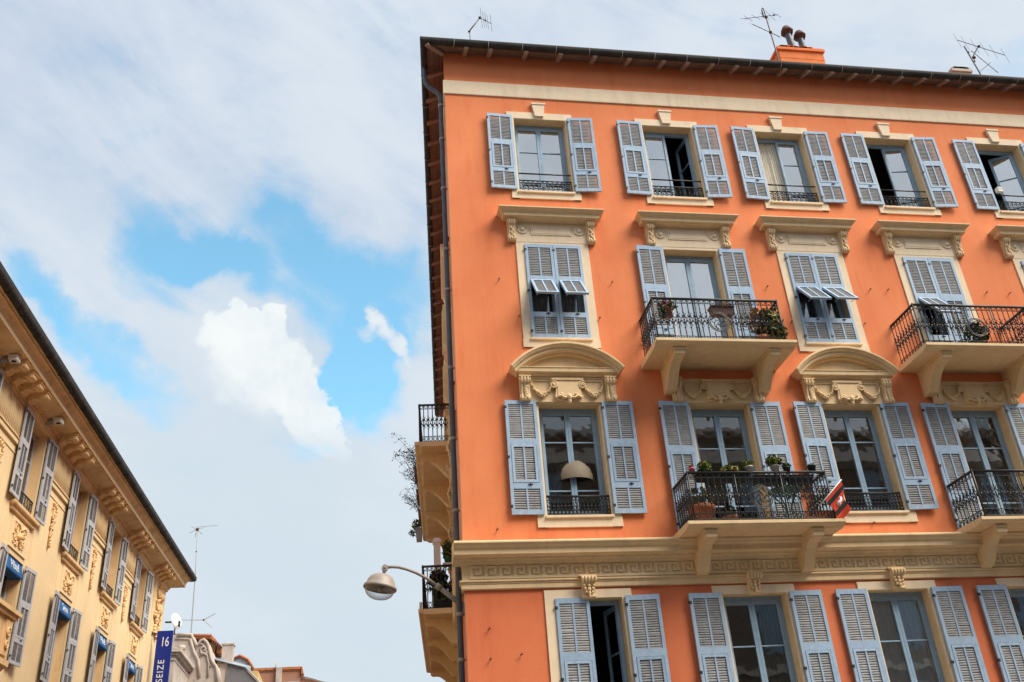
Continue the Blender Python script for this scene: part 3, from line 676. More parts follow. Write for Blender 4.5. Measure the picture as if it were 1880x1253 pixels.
P4 = [(ec.x, ec.y, ez), (XE + .45, -.45, ez), (XE + .45, 20.3, ez), (far.x + SN.x * .45, 20.3, ez)]
r0, r1 = (6.6, 9.9, ez + 3.3), (XE - 6, 9.9, ez + 3.3)
mb.add(P4 + [r0, r1], [(0, 1, 5, 4), (1, 2, 5), (2, 3, 4, 5), (3, 0, 4)])
mk('roof', mb.mesh('roof', TILE), bld)
# chimneys
def roofz(y): return ez + (y + .45) * 3.3 / 10.35
def chimney(x0, x1, y0, y1, z1, pots, m):
    mb = MB(); z0 = roofz(y0) - .3
    n = 9
    for k in range(n):
        a = z0 + (z1 - z0 - .14) * k / n; b = z0 + (z1 - z0 - .14) * (k + 1) / n; e = .006 * (k % 2)
        mb.box(x0 + e, x1 - e, y0 + e, y1 - e, a, b)
        mb.box(x0 + .01, x1 - .01, y0 + .01, y1 - .01, b - .012, b + .001)
    mb.box(x0 - .05, x1 + .05, y0 - .05, y1 + .05, z1 - .14, z1 - .05); mb.box(x0 - .02, x1 + .02, y0 - .02, y1 + .02, z1 - .05, z1)
    for k in range(14):
        x = random.uniform(x0, x1 - .2); mb.box(x, x + random.uniform(.08, .25), y0 - .055, y0 + .05, z1 - .01, z1 + random.uniform(.0, .02))
    o = mk('chimney', mb.mesh('chimney', m), bld)
    for px, py, ph, lean in pots:
        p = MB(); p.lathe([(0, 0), (.10, 0), (.105, .02), (.085, ph * .70), (.08, ph * .78), (0, ph * .78)], n=12)
        p.lathe([(.05, ph * .74), (.155, ph * .77), (.185, ph * .80), (.18, ph * .85), (.14, ph * .92), (.13, ph * .94), (.10, ph), (0, ph)], n=8, m=1)
        p.lathe([(.175, ph * .775), (.05, ph * .76)], n=8, m=1)
        for a in range(4): p.box(-.012 + .13 * math.cos(a * 1.57), .012 + .13 * math.cos(a * 1.57), -.012 + .13 * math.sin(a * 1.57), .012 + .13 * math.sin(a * 1.57), ph * .7, ph * .82, 1)
        mk('chimney_pot', p.mesh('chimney_pot', [PIPE, RUST]), o, T(px, py, z1 - .005) @ RY(R(lean)))
chimney(9.80, 11.15, 1.9, 2.5, 21.44, [(10.40, 2.1, 1.02, -3), (10.80, 2.2, .98, -1)], BRICKO)
chimney(14.75, 15.3, 1.5, 1.9, 20.62, [], STONE)

# downpipe
def pp(o, s, z): return (SDIR.x * s + SN.x * o, SDIR.y * s + SN.y * o, z)
mb = MB()
mb.tube([pp(.45, .28, 18.12), pp(.45, .26, 17.75), pp(.435, .25, 17.62), pp(.38, .25, 17.50), pp(.20, .25, 17.34), pp(.13, .25, 17.25), pp(.10, .25, 17.1), pp(.10, .25, 6.55), pp(.10, .25, 2.5), pp(.10, .25, .14)], .052, 10)
dp = mk('downpipe', mb.mesh('downpipe', PIPE), bld)
mb = MB()
for z in (16.9, 15.9, 14.5, 12.9, 11.9, 10.1, 8.6, 7.2, 5.35, 4.6, 4.1):
    c = Vector(pp(.10, .25, z)); mb.lathe([(.054, -.03), (.064, -.022), (.064, .022), (.054, .03)], c, 10); mb.tube([c, pp(-.01, .25, z), ], .01, 4)
mk('pipe_clamp', mb.mesh('pipe_clamp', GREYM), dp)

# main cornice over the mezzanine, with the key pattern
CPROF = [(-.01, 6.46), (.40, 6.44), (.415, 6.42), (.415, 6.395), (.385, 6.37), (.37, 6.34), (.33, 6.315), (.325, 6.295), (.325, 6.22), (.30, 6.21), (.17, 6.205), (.16, 6.18), (.12, 6.165), (.10, 6.13), (.065, 6.12), (.045, 6.105), (-.01, 6.105)]
mb = MB()
mb.sweep([(XE, 0), (-.20, 0)], [(0, -1)], CPROF)
mb.sweep([(0, 0), (far.x, far.y)], [(SN.x, SN.y)], [(o * .46, z - .003) for o, z in CPROF])
mc_ = mk('cornice', mb.mesh('cornice', CREAM), bld)
mb = MB(); mb.sweep(PATH, NRM, [(-.01, 6.105), (.034, 6.105), (.034, 5.855), (-.01, 5.855)]); fz = mk('frieze', mb.mesh('frieze', KEYM), bld)
mb = MB(); mb.sweep(PATH, NRM, [(-.01, 5.855), (.05, 5.855), (.085, 5.835), (.09, 5.815), (.065, 5.805), (.07, 5.785), (.055, 5.775), (.055, 5.70), (.045, 5.69), (-.01, 5.69)]); mk('band_course', mb.mesh('band_course', CREAM), bld)
per = .2535; zb = 5.867
def key_unit(mb, x, sg=1):
    d = lambda: -.056 - .0008 * random.random()
    for a, b, c, e in ((0, .046, .046, .181), (0, .202, .181, .226), (.156, .202, .075, .181), (.082, .156, .075, .120), (.082, .124, .120, .152), (0, per + .001, 0, .046)):
        a, b = (x + a, x + b) if sg > 0 else (x - b, x - a)
        mb.box(a, b, d(), -.03, zb + c, zb + e)
mb = MB(); x = .10
while x < XE - .3: key_unit(mb, x); x += per
mk('greek_key', mb.mesh('greek_key', KEYM), fz)
mb = MB(); x = -.25
while x > -SE: key_unit(mb, x, -1); x -= per
mk('greek_key', mb.mesh('greek_key', KEYM), fz, SIDE)
# ground-storey base course
mb = MB(); mb.sweep(PATH, NRM, [(-.01, .0), (.07, .0), (.07, .95), (.05, 1.0), (-.01, 1.0)]); mk('plinth', mb.mesh('plinth', CREAM), bld)
# pinkish strip along the corner
mb = MB(); mb.box(-.09, -.012, -.012, .005, .0 + 1.05, 5.65); mb.box(-.09, -.012, -.012, .005, 6.5, 17.0)
mk('corner_strip', mb.mesh('corner_strip', PALE), bld, SIDE)

def hood_mesh(half):
    def make():
        mb = MB()
        pr = [(-.01, .07), (.33, .065), (.345, .055), (.345, .03), (.325, .015), (.305, -.005), (.275, -.02), (.27, -.035), (.25, -.045), (.245, -.118), (.235, -.125), (.20, -.125), (.19, -.135), (.10, -.135), (.08, -.15), (-.01, -.15)]
        h = half - .345
        mb.sweep([(h, .012), (h, 0), (-h, 0), (-h, .012)], [(1, 0), (0, -1), (-1, 0)], [(o, z) for o, z in pr])
        return mb.mesh('window_hood', CREAM)
    return cached(('hood', half), make)
def b_head(F, u):
    o = mk('window_hood', hood_mesh(1.14), bld, F @ T(u, 0, 13.61))
    p = MB(); p.box(-.78, .78, -.03, .01, 12.96 - 13.61, -.149); pl = mk('hood_panel', p.mesh('hood_panel', PALE), o)
    p = MB(); p.box(-.435, .435, -.045, -.02, 13.145 - 13.61, 13.39 - 13.61)
    p.xz([(-.40, 13.18 - 13.61), (.40, 13.18 - 13.61), (.40, 13.355 - 13.61), (-.40, 13.355 - 13.61)], -.05, -.04)
    mk('tablet', p.mesh('tablet', PALE), o)
    ro = MB(); RT = Matrix.Rotation(R(90), 3, 'X')
    ro.lathe([(.115, -.01), (.115, .012), (.10, .028), (.085, .022), (.075, .010), (.06, .018), (.045, .03), (.035, .048), (.02, .056), (0, .058)], n=18, rot=RT)
    rm_ = cached(('ros',), lambda: ro.mesh('rosette', PALE))
    for sx_ in (-1, 1):
        mk('rosette', rm_, o, T(sx_ * .615, -.028, 13.275 - 13.61)); mk('console', console_mesh(.165, .52, .17), o, T(sx_ * .855, 0, -.137))
def pediment(F, u):
    mb = MB(); zt = 9.725
    # flat cornice below, then the segmental arch
    pr = [(-.01, .115), (.235, .115), (.24, .105), (.225, .095), (.22, .02), (.21, .01), (.17, .008), (.16, -.02), (.12, -.04), (-.01, -.045)]
    mb.sweep([(.80, .012), (.80, 0), (-.80, 0), (-.80, .012)], [(1, 0), (0, -1), (-1, 0)], pr)
    o = mk('pediment', mb.mesh('pediment', CREAM), bld, F @ T(u, 0, zt + .06))
    hw, rise = 1.13, .53; Rr = (hw * hw + rise * rise) / (2 * rise); cz = rise - Rr; am = math.asin(hw / Rr)
    am2 = MB(); n = 26
    cross = [(0, .0), (-.32, .0), (-.335, -.012), (-.335, -.045), (-.31, -.065), (-.30, -.085), (-.255, -.095), (-.25, -.15), (-.235, -.16), (-.17, -.165), (-.16, -.20), (.01, -.20)]
    vs = []; K_ = len(cross)
    for i in range(n + 1):
        a = -am + 2 * am * i / n
        for (yy, dr) in cross: vs.append(((Rr + dr) * math.sin(a), yy, cz + (Rr + dr) * math.cos(a)))
    fs = [(i * K_ + j, i * K_ + (j + 1) % K_, (i + 1) * K_ + (j + 1) % K_, (i + 1) * K_ + j) for i in range(n) for j in range(K_)]
    fs += [tuple(range(K_)), tuple(n * K_ + j for j in range(K_ - 1, -1, -1))]
    am2.add(vs, fs); mk('arch', am2.mesh('arch', CREAM), o, T(0, 0, .10))
    tm = MB(); pts = [(x * .98, max(0, cz + math.sqrt(Rr * Rr - x * x) - .17)) for x in [-.95 + 1.9 * k / 20 for k in range(21)]]
    tm.xz([(-.95, -.01), (.95, -.01)] + list(reversed(pts)), -.07, .01); mk('tympanum', tm.mesh('tympanum', CREAM), o, T(0, 0, .10))
def garland_mesh():
    mb = MB(); pts = []
    for i in range(17):
        t = -1 + i / 8; z = -.25 * (1 - t * t) ** .9 if abs(t) < 1 else 0; pts.append((t * .205, -.05, z))
    mb.tube(pts, [.016 + .022 * (1 - abs(-1 + i / 8)) for i in range(17)], 6)
    for i in range(1, 16):
        tt = 1 - abs(-1 + i / 8)
        for k in range(3): mb.sphere((pts[i][0] + random.uniform(-.016, .016), -.06 - random.uniform(0, .022) * (1 + tt), pts[i][2] + random.uniform(-.03, .02) * (.5 + tt)), .016 + .017 * tt * random.random(), 6, 4)
    for sx_ in (-1, 1):
        spiral(mb, sx_ * .215, .02, -.045, .045, 1.4, sx_, 1.57, .013)
    return mb.mesh('garland', CREAM)
def cartouche_mesh():
    mb = MB()
    mb.xz([(-.30, .0), (.30, .0), (.30, -.06), (.255, -.07), (.235, -.12), (.245, -.25), (.27, -.38), (.20, -.44), (.08, -.46), (0, -.50), (-.08, -.46), (-.20, -.44), (-.27, -.38), (-.245, -.25), (-.235, -.12), (-.255, -.07), (-.30, -.06)], -.065, .01)
    mb.box(-.315, .315, -.085, .0, -.03, .015); mb.xz([(-.20, -.09), (.20, -.09), (.215, -.36), (-.215, -.36)], -.075, -.05)
    for sx_ in (-1, 1):
        spiral(mb, sx_ * .285, -.13, -.07, .085, 1.8, sx_, 1.2 if sx_ > 0 else 1.94, .018)
        mb.sphere((sx_ * .285, -.075, -.13), .028, 7, 5)
        mb.tube([(sx_ * .02, -.085, -.40), (sx_ * .10, -.10, -.42), (sx_ * .17, -.10, -.37), (sx_ * .23, -.09, -.40), (sx_ * .235, -.085, -.43)], [.03, .03, .026, .022, .012], 6)
        mb.sphere((sx_ * .14, -.09, -.34), (.04, .03, .03), 7, 5)
    mb.sphere((0, -.10, -.40), (.055, .045, .07), 8, 6); mb.sphere((0, -.09, -.48), (.035, .035, .065), 8, 5); mb.sphere((0, -.12, -.385), (.022, .022, .03), 6, 4)
    return mb.mesh('cartouche', CREAM)
GARL, CART = garland_mesh(), cartouche_mesh()
def c_head(F, u):
    p = MB(); p.box(-.90, .90, -.075, .012, 9.222, 9.735); p.box(-.74, .74, -.095, .0, 9.655, 9.70); p.box(-.93, .93, -.11, .0, 9.70, 9.735)
    o = mk('overdoor_panel', p.mesh('overdoor_panel', CREAM), bld, F @ T(u, 0, 0))
    for sx_ in (-1, 1):
        mk('console', console_mesh(.20, .47, .15), o, T(sx_ * .845, -.05, 9.70)); mk('garland', GARL, o, T(sx_ * .51, -.05, 9.605))
    mk('cartouche', CART, o, T(0, -.07, 9.69))
def mask_key(F, u):
    p = MB(); p.yz([(0, 0), (-.17, 0), (-.18, -.04), (-.165, -.09), (-.13, -.12), (-.10, -.2), (-.085, -.30), (-.10, -.35), (-.06, -.38), (0, -.38)], -.11, .11)
    for k in range(5): p.tube([(-.12 + .06 * k, -.155, -.01), (-.12 + .06 * k, -.19, -.04), (-.12 + .06 * k, -.165, -.09), (-.09 + .045 * k, -.13, -.125)], .022, 6)
    for sx_ in (-1, 1):
        for z, w, r in ((-.16, .085, .035), (-.22, .07, .032), (-.28, .055, .028)): p.sphere((sx_ * w, -.115, z), (r * .8, .04, r), 7, 5)
    for z, r in ((-.17, .03), (-.235, .034), (-.30, .03), (-.35, .028)): p.sphere((0, -.125, z), (r, .035, r * 1.2), 7, 5)
    p.box(-.15, .15, -.12, .01, 0, .03)
    return mk('keystone', cached(('mk',), lambda: p.mesh('keystone', CREAM)), bld, F @ T(u, -.02, 5.855))

AW = {0: dict(oL=0, oR=0, curtain=(CURTB, -.52, .52)), 1: dict(oL=R(-0), oR=R(80)), 2: dict(oL=R(85), oR=0, curtain=(CURT, -.5, .1)), 3: dict(oL=R(82), oR=R(6)), 4: dict(oL=R(78), oR=R(28)), 5: dict()}
hk = MB()
def hook(u, z): hk.tube([(u, .0, z), (u, -.05, z - .004), (u + .004, -.062, z + .03)], .008, 5); hk.tube([(u - .03, -.055, z - .006), (u + .03, -.058, z + .006)], .007, 4)
for i, u in enumerate(COLS):
    j = lambda a=2.2: R(random.uniform(-a, a) + 1.9)
    # top row: windows with wide-open shutters
    z0, z1 = zr('A', i)
    surround(bld, FRONT, u, z0, z1, .6, 14.117, 16.585, .76, key=(16.85, 16.455, .155, .10))
    window(bld, FRONT, u, z0, z1, bars=(.36, .80), gl=GL_NEW, **AW[i])
    shutter(bld, FRONT, u - 1.222, 14.33, .578, 2.11, ang=j(), hinge='r'); shutter(bld, FRONT, u + .645, 14.33, .578, 2.11, ang=j(), hinge='l')
    guard(bld, FRONT, u, 14.33, .597, (.32, .51), 11)
    # second row: hoods, closed shutters on flaps or balcony doors
    z0, z1 = zr('B', i); door = i % 2 == 1
    b_head(FRONT, u)
    surround(bld, FRONT, u, z0, z1, .6, 10.44, 12.958, .775, door=door)
    window(bld, FRONT, u, z0, z1, bars=(.38, .80) if i == 1 else (.36, .8), gl=GL_NEW if i == 1 else GL_OLD, curtain=(CURTB, -.54, .54) if i == 1 else (CURTG, -.54, .54))
    if i == 1:
        shutter(bld, FRONT, u - 1.222, 10.16, .585, 2.77, ang=j(), hinge='r'); shutter(bld, FRONT, u + .645, 10.16, .585, 2.77, ang=j(), hinge='l')
    else:
        fl = (R(38), R(38)); hB, zB = (2.25, 10.645) if not door else (2.74, 10.15)
        if i == 2: fl = (R(40), R(41))
        if i == 3: fl = (R(40), 0)
        if i == 5: fl = (0, R(40))
        shutter(bld, FRONT, u - .598, zB, .594, hB, y=-.012, hinge='l', flap=fl[0]); shutter(bld, FRONT, u + .004, zB, .594, hB, y=-.012, hinge='r', flap=fl[1])
    # third row: segmental pediments over windows, balconies over the others
    z0, z1 = zr('C', i)
    c_head(FRONT, u)
    if not door: pediment(FRONT, u)
    surround(bld, FRONT, u, z0, z1, .6, 6.77, 9.222, .775, door=door)
    window(bld, FRONT, u, z0, z1, bars=(.30, .76), gl=GL_OLD)
    hC, zC = (2.25, 7.0) if not door else (2.66, 6.59)
    shutter(bld, FRONT, u - 1.25, zC, .605, hC, ang=j(), hinge='r'); shutter(bld, FRONT, u + .645, zC, .605, hC, ang=j(), hinge='l')
    if not door: guard(bld, FRONT, u, 7.0, .597, (.36, .37), 17)
    if door:
        balcony(bld, FRONT, u - .05, 10.10, 2.84, 1.10, 2.60, .885, 1.0, (-.93, 1.0), 22, 8, .58)
        balcony(bld, FRONT, u + .09, 6.545, 2.92, .97, 2.62, .90, .90, (-1.02, .96), 22, 8, .60)
    # mezzanine row
    z0, z1 = zr('D', i)
    surround(bld, FRONT, u, z0, z1, .6, 2.7, 5.655, .775, door=True); mask_key(FRONT, u)
    window(bld, FRONT, u, z0, z1, bars=(.32, .70), gl=GL_MID if i == 2 else GL_OLD, oL=R(80) if i == 0 else 0, oR=R(80) if i in (0, 3) else 0, curtain=(CURTB, -.52, .52) if i == 2 else ((CURTG, .08, .5) if i == 1 else None))
    hD = 2.6
    if i == 0: shutter(bld, FRONT, u - .595, 2.905, .594, hD, y=-.01, hinge='l')
    else: shutter(bld, FRONT, u - 1.245, 2.92, .60, hD, ang=j(), hinge='r')
    shutter(bld, FRONT, u + .645, 2.92, .60, hD, ang=j(), hinge='l')
    for du, dz in ((-1.19, 12.0), (1.19, 12.0), (-.83, 11.13), (.83, 11.13)): hook(u + du, dz)
for a, b in ((.614, 6.74), (.38, 5.03), (.376, 4.54), (7.8, 6.75), (.9, 4.6)): hook(a, b)
mk('wall_hook', hk.mesh('wall_hook', RUST), bld)

# side face: shuttered windows with hoods, long balconies
for jn, u in enumerate(SC):
    for r in 'ABC':
        lng = r in 'BC' and 1 <= jn <= 3; z0, z1 = zr(r, 1 if lng else 0)
        surround(bld, SIDE, u, z0, z1, .6, {'A': 14.117, 'B': 10.44, 'C': 6.77}[r], z1 + .1, .775, door=lng, key=(16.85, 16.455, .155, .10) if r == 'A' else None)
        shutter(bld, SIDE, u - .598, z0 + .02, .594, z1 - z0 - .04, y=-.012, hinge='l'); shutter(bld, SIDE, u + .004, z0 + .02, .594, z1 - z0 - .04, y=-.012, hinge='r')
    o = mk('window_hood', hood_mesh(1.14), bld, SIDE @ T(u, 0, 13.61) @ Matrix.Scale(.62, 4, (0, 1, 0)))
    p = MB()
    for sx_ in (-1, 1):
        a, b = (.93, 1.10) if sx_ > 0 else (-1.10, -.93)
        p.box(a, b, -.31, .02, -1.28, -.25); p.box(a + .03, b - .03, -.33, 0, -1.1, -.36); p.yz([(0, -1.28), (-.31, -1.28), (-.24, -1.42), (-.10, -1.5), (0, -1.6)], a, b)
    mk('console', p.mesh('console', CREAM), o)
    p = MB(); p.box(-.9, .9, -.03, .01, 12.99 - 13.61, -.15); mk('hood_panel', p.mesh('hood_panel', PALE), o)
    c_head(SIDE, u)
LB = {}
LB['B'] = balcony(bld, SIDE, -7.6, 10.15, 7.3, .93, 7.1, .81, .96, (-3.1, -1.0, 1.0, 3.05), 54, 8, .58)
LB['C'] = balcony(bld, SIDE, -8.5, 6.57, 7.3, .93, 7.1, .82, .96, (-3.1, -1.0, 1.0, 3.05), 54, 8, .58)

# ------------------------------------------------------------------ yellow hotel on the left
hot = thing('hotel_building', 'pale yellow hotel with carved relief panels, lilac shutters and blue window awnings', 'hotel', (-10.26, 0, 0), math.atan2(LDIR.y, LDIR.x))
U = [3.8, 8.18, 12.5, 16.8, 21.05]; UA, UE = -8.0, 25.55; OH = .65
hh = [(u - OH, u + OH, a, b) for u in U for a, b in ((10.07, 12.36), (6.48, 8.88), (2.9, 5.3))]
mk('wall', wall_sheet(UA, UE, 0, 12.66, hh, .26).mesh('wall', [YELLOW, OCHRE]), hot)
mb = MB(); mb.add([(UE, 0, 0), (UE, 13, 0), (UE, 13, 12.66), (UE, 0, 12.66)], [(0, 1, 2, 3)]); mb.add([(UA, 13, 0), (UA, 0, 0), (UA, 0, 12.66), (UA, 13, 12.66)], [(0, 1, 2, 3)]); mb.add([(UE, 13, 0), (UA, 13, 0), (UA, 13, 12.66), (UE, 13, 12.66)], [(0, 1, 2, 3)])
mk('wall', mb.mesh('wall', YELLOW), hot)
mb = MB()
for z in (2.2, 5.9, 9.6, 12.6): mb.box(UA + .1, UE - .1, .33, 3, z - .1, z)
mb.box(UA + .1, UE - .1, 3, 3.1, 2, 12.5)
mk('interior', mb.mesh('interior', ROOM), hot)
EV = T(UE, 0, 13) @ RY(R(-.46)) @ T(-UE, 0, -13)        # the eaves fall a little towards the near end
HP = [(UA, 0), (UE, 0), (UE, 13)]; HN = [(0, -1), (1, 0)]
mb = MB(); mb.sweep(HP, HN, [(-.01, 12.50), (.05, 12.50), (.07, 12.54), (.07, 12.58), (.12, 12.62), (.13, 12.67), (.17, 12.70), (.18, 12.75), (.60, 12.85), (.62, 12.83), (.65, 12.83), (.65, 12.96), (.67, 12.98), (.69, 13.05), (.73, 13.09), (.79, 13.11), (.79, 13.15), (.86, 13.19), (.88, 13.24), (-.01, 13.24)])
hc = mk('cornice', mb.mesh('cornice', OCHRE), hot, EV)
mb = MB(); mb.sweep(HP, HN, [(.645, 12.84), (.655, 12.84), (.655, 12.955), (.645, 12.955)]); mk('fascia', mb.mesh('fascia', YELLOW), hc)
g = [(1.02, 13.35)] + [(.91 + .11 * math.cos(math.pi + math.pi * k / 8), 13.26 + .12 * math.sin(math.pi + math.pi * k / 8)) for k in range(8, -1, -1)] + [(.80, 13.35)]
mb = MB(); mb.sweep(HP, HN, g); x = UA + .5
while x < UE:
    mb.tube([(x, -(.91 + .116 * math.cos(math.pi + math.pi * k / 8)), 13.26 + .127 * math.sin(math.pi + math.pi * k / 8)) for k in range(9)], .01, 4); x += 1.0
mk('gutter', mb.mesh('gutter', ZINC), hot, EV)
mb = MB(); mb.add([(UA - .9, -.88, 13.3), (UE + .88, -.88, 13.3), (UE + .88, 13.9, 13.3), (UA - .9, 13.9, 13.3), (UA + 6, 6.5, 15.4), (UE - 6, 6.5, 15.4)], [(0, 1, 5, 4), (1, 2, 5), (2, 3, 4, 5), (3, 0, 4), (3, 2, 1, 0)])
mk('roof', mb.mesh('roof', TILE), hot, EV)
def modil():
    mb = MB(); mb.yz([(0, .02), (-.40, .02), (-.42, -.02), (-.43, -.08), (-.42, -.13), (-.36, -.17), (-.29, -.15), (-.20, -.14), (-.12, -.19), (-.05, -.25), (0, -.27)], -.125, .125)
    mb.box(-.15, .15, -.45, 0, -.02, .03); mb.tube([(-.135, -.39, -.10), (.135, -.39, -.10)], .05, 7); mb.sphere((0, -.2, -.15), (.10, .12, .04), 7, 4)
    return mb.mesh('bracket', OCHRE)
MO = modil()
for u in [UA + 2.8] + [x for x in (1.6, 5.99, 10.35, 14.65, 18.93, 23.35)]:
    for k in (-1.5, -.5, .5, 1.5): mk('bracket', MO, hot, EV @ T(u + k * .56, -.16, 12.80))
mb = MB(); x = UA
while x < UE: mb.sphere((x, -.15, 12.665), (.07, .04, .035), 6, 4); x += .17
mk('bead_moulding', mb.mesh('bead_moulding', OCHRE), hc)
def relief(w, h, seed, m=OCHRE):
    rnd = random.Random(seed); mb = MB()
    mb.sphere((0, -.03, -.02), (.13, .09, .10), 9, 6); mb.sphere((0, -.06, .04), (.08, .06, .05), 8, 5); mb.sphere((0, -.05, -.12), (.05, .05, .06), 7, 5)
    for sx_ in (-1, 1):
        spiral(mb, sx_ * w * .27, h * .20, -.02, .11, 1.5, sx_, .3, .022); spiral(mb, sx_ * w * .27, -h * .16, -.02, .10, 1.5, -sx_, .3, .022); spiral(mb, sx_ * w * .12, -h * .32, -.02, .07, 1.3, sx_, 1, .018)
        for k in range(13):
            mb.sphere((sx_ * rnd.uniform(.1, .40) * w, -.015, rnd.uniform(-.40, .40) * h), (rnd.uniform(.02, .045), .035, rnd.uniform(.015, .035)), 6, 4)
        mb.tube([(sx_ * .05, -.03, .16), (sx_ * .2, -.035, .26), (sx_ * .33, -.03, .24), (sx_ * .42, -.02, .29)], [.02, .028, .022, .01], 5)
    return mb
REL = relief(1.1, .66, 3).mesh('ornament', OCHRE)
def drop():
    rnd = random.Random(5); mb = MB(); mb.tube([(0, -.02, 0), (.02, -.03, -.4), (-.02, -.03, -.8), (0, -.02, -1.25)], [.03, .035, .028, .012], 6)
    for k in range(46):
        t = rnd.random() ** 1.2; wv = .13 * (1 - t) * (.6 + .4 * abs(math.sin(t * 9))) + .03
        mb.sphere((rnd.uniform(-wv, wv), -.035 - rnd.random() * .03, -t * 1.22), (.035 * (1.2 - t * .6), .035, .035 * (1.2 - t * .6)), 6, 4)
    return mb.mesh('flower_drop', OCHRE)
DROP = drop()
def text_mesh(txt, size, m, sx_=1., ext=.004, spacing=1.):
    cu = bpy.data.curves.new('lettering', 'FONT'); cu.body = txt; cu.size = size; cu.align_x = 'CENTER'; cu.align_y = 'CENTER'; cu.extrude = ext; cu.space_character = spacing
    o = bpy.data.objects.new('lettering', cu); C.objects.link(o); bpy.context.view_layer.update()
    me = bpy.data.meshes.new_from_object(o.evaluated_get(bpy.context.evaluated_depsgraph_get())); C.objects.unlink(o); bpy.data.objects.remove(o)
    me.transform(Matrix.Diagonal((sx_, 1, 1, 1))); me.materials.clear(); me.materials.append(m); me.name = 'lettering'; return me
def basis(X, Y, Z): return Matrix(((X[0], Y[0], Z[0], 0), (X[1], Y[1], Z[1], 0), (X[2], Y[2], Z[2], 0), (0, 0, 0, 1)))
TXT = {t: text_mesh(t, .30, LETTER, .85) for t in ('Hôtel', 'Seize')}
for i, u in enumerate(U):
    for (z0, z1) in ((10.07, 12.36), (6.48, 8.88), (2.9, 5.3)):
        window(hot, I4, u, z0, z1, half=OH, y=.24, bars=(.35, .72), gl=GL_MID, fm=GREYSH)
    for z, h, a in ((10.10, 2.25, 5), (6.53, 2.33, 9)):
        shutter(hot, I4, u - OH - .66, z, .64, h, y=-.07, ang=R(a * .5 + random.uniform(-1, 2)), hinge='r', style='g'); shutter(hot, I4, u + OH + .02, z, .64, h, y=-.07, ang=R(a * .5 + random.uniform(-1, 2)), hinge='l', style='g')
    mb = MB(); hw = .92
    mb.sweep([(-hw + .13, .012), (-hw + .13, 0), (hw - .13, 0), (hw - .13, .012)][::-1], [(1, 0), (0, -1), (-1, 0)], [(-.01, 9.84), (.07, 9.84), (.08, 9.87), (.06, 9.90), (.09, 9.94), (.13, 9.96), (.14, 9.99), (.14, 10.04), (.12, 10.055), (-.01, 10.06)])
    mk('sill', mb.mesh('sill', OCHRE), hot, T(u, 0, 0))
    guard(hot, I4, u, 10.08, OH - .005, (.40, .42), 7)
    mb = MB()       # frames round the openings and pilaster strips
    for (z0, z1) in ((10.06, 12.36), (6.48, 8.88)):
        mb.box(-OH - .14, -OH + .003, -.03, .01, z0, z1 - .003); mb.box(OH - .003, OH + .14, -.03, .01, z0, z1 - .003); mb.box(-OH - .14, OH + .14, -.03, .01, z1 - .003, z1 + .13)
    for sx_ in (-1, 1): mb.box(sx_ * .98 - .02, sx_ * .98 + .02, -.02, .01, 5.6, 9.83)
    mk('window_surround', mb.mesh('window_surround', YELLOW), hot, T(u, 0, 0))
    mb = MB(); mb.box(-.60, .60, -.035, .01, -.36, .36); mb.box(-.63, .63, -.06, .0, -.39, -.36)
    o = mk('relief_panel', mb.mesh('relief_panel', YELLOW), hot, T(u, 0, 9.40)); mk('ornament', REL, o, T(0, -.03, 0))
    mb = MB(); mb.yz([(.2, 8.86), (.0, 8.86), (-.07, 8.53), (-.055, 8.50), (.2, 8.50)], -OH + .01, OH - .01)
    o = mk('awning', mb.mesh('awning', AWN), hot, T(u, 0, 0))
    mk('lettering', TXT['Hôtel' if i % 2 else 'Seize'], o, T(.08, -.04, 8.69) @ RX(R(90 - 12)) @ T(0, 0, .004))
for u in (-1, 1.6, 5.99, 10.35, 14.65, 18.93):
    a, b = u - 1.0, u + 1.0
    mb = MB(); mb.box(a, b, -.03, .01, 11.48, 12.49)
    for k in range(17): x = a + .06 + (b - a - .12) * k / 16; mb.tube([(x, -.03, 11.55), (x, -.03, 12.36)], .028, 5); mb.sphere((x, -.035, 12.38), .035, 6, 4)
    mk('fluted_frieze', mb.mesh('fluted_frieze', YELLOW), hot)
    mb = MB(); mb.box(a, b, -.06, .01, 11.33, 11.48); mb.box(a, b, -.09, .01, 11.45, 11.475); mb.box(a, b, -.02, .01, 11.1, 11.14)
    mk('architrave', mb.mesh('architrave', YELLOW), hot)
    mk('flower_drop', DROP, hot, T(u, -.0, 11.0))
rnd = random.Random(11); mb = MB()
for k in range(60):
    z = rnd.uniform(-1.0, 1.0); x = rnd.gauss(0, .22) * (1.2 - abs(z) * .5); mb.sphere((x, -.05, z), (rnd.uniform(.05, .12), .09, rnd.uniform(.04, .1)), 7, 5)
for z, r in ((.75, .20), (.25, .24), (-.30, .22), (-.75, .14)):
    for sx_ in (-1, 1): spiral(mb, sx_ * .26, z, -.05, r, 1.6, sx_, .5, .045)
mb.sphere((.05, -.1, .62), (.15, .14, .17), 10, 7); mb.sphere((0, -.1, .1), (.2, .12, .25), 10, 7)
mk('corner_ornament', mb.mesh('corner_ornament', OCHRE), hot, T(24.4, 0, 11.35))
mb = MB(); mb.box(24.95, 25.5, -.03, .01, .0, 10.3); mb.box(23.35, 23.43, -.03, .01, 0, 12.4); mk('pilaster', mb.mesh('pilaster', YELLOW), hot)
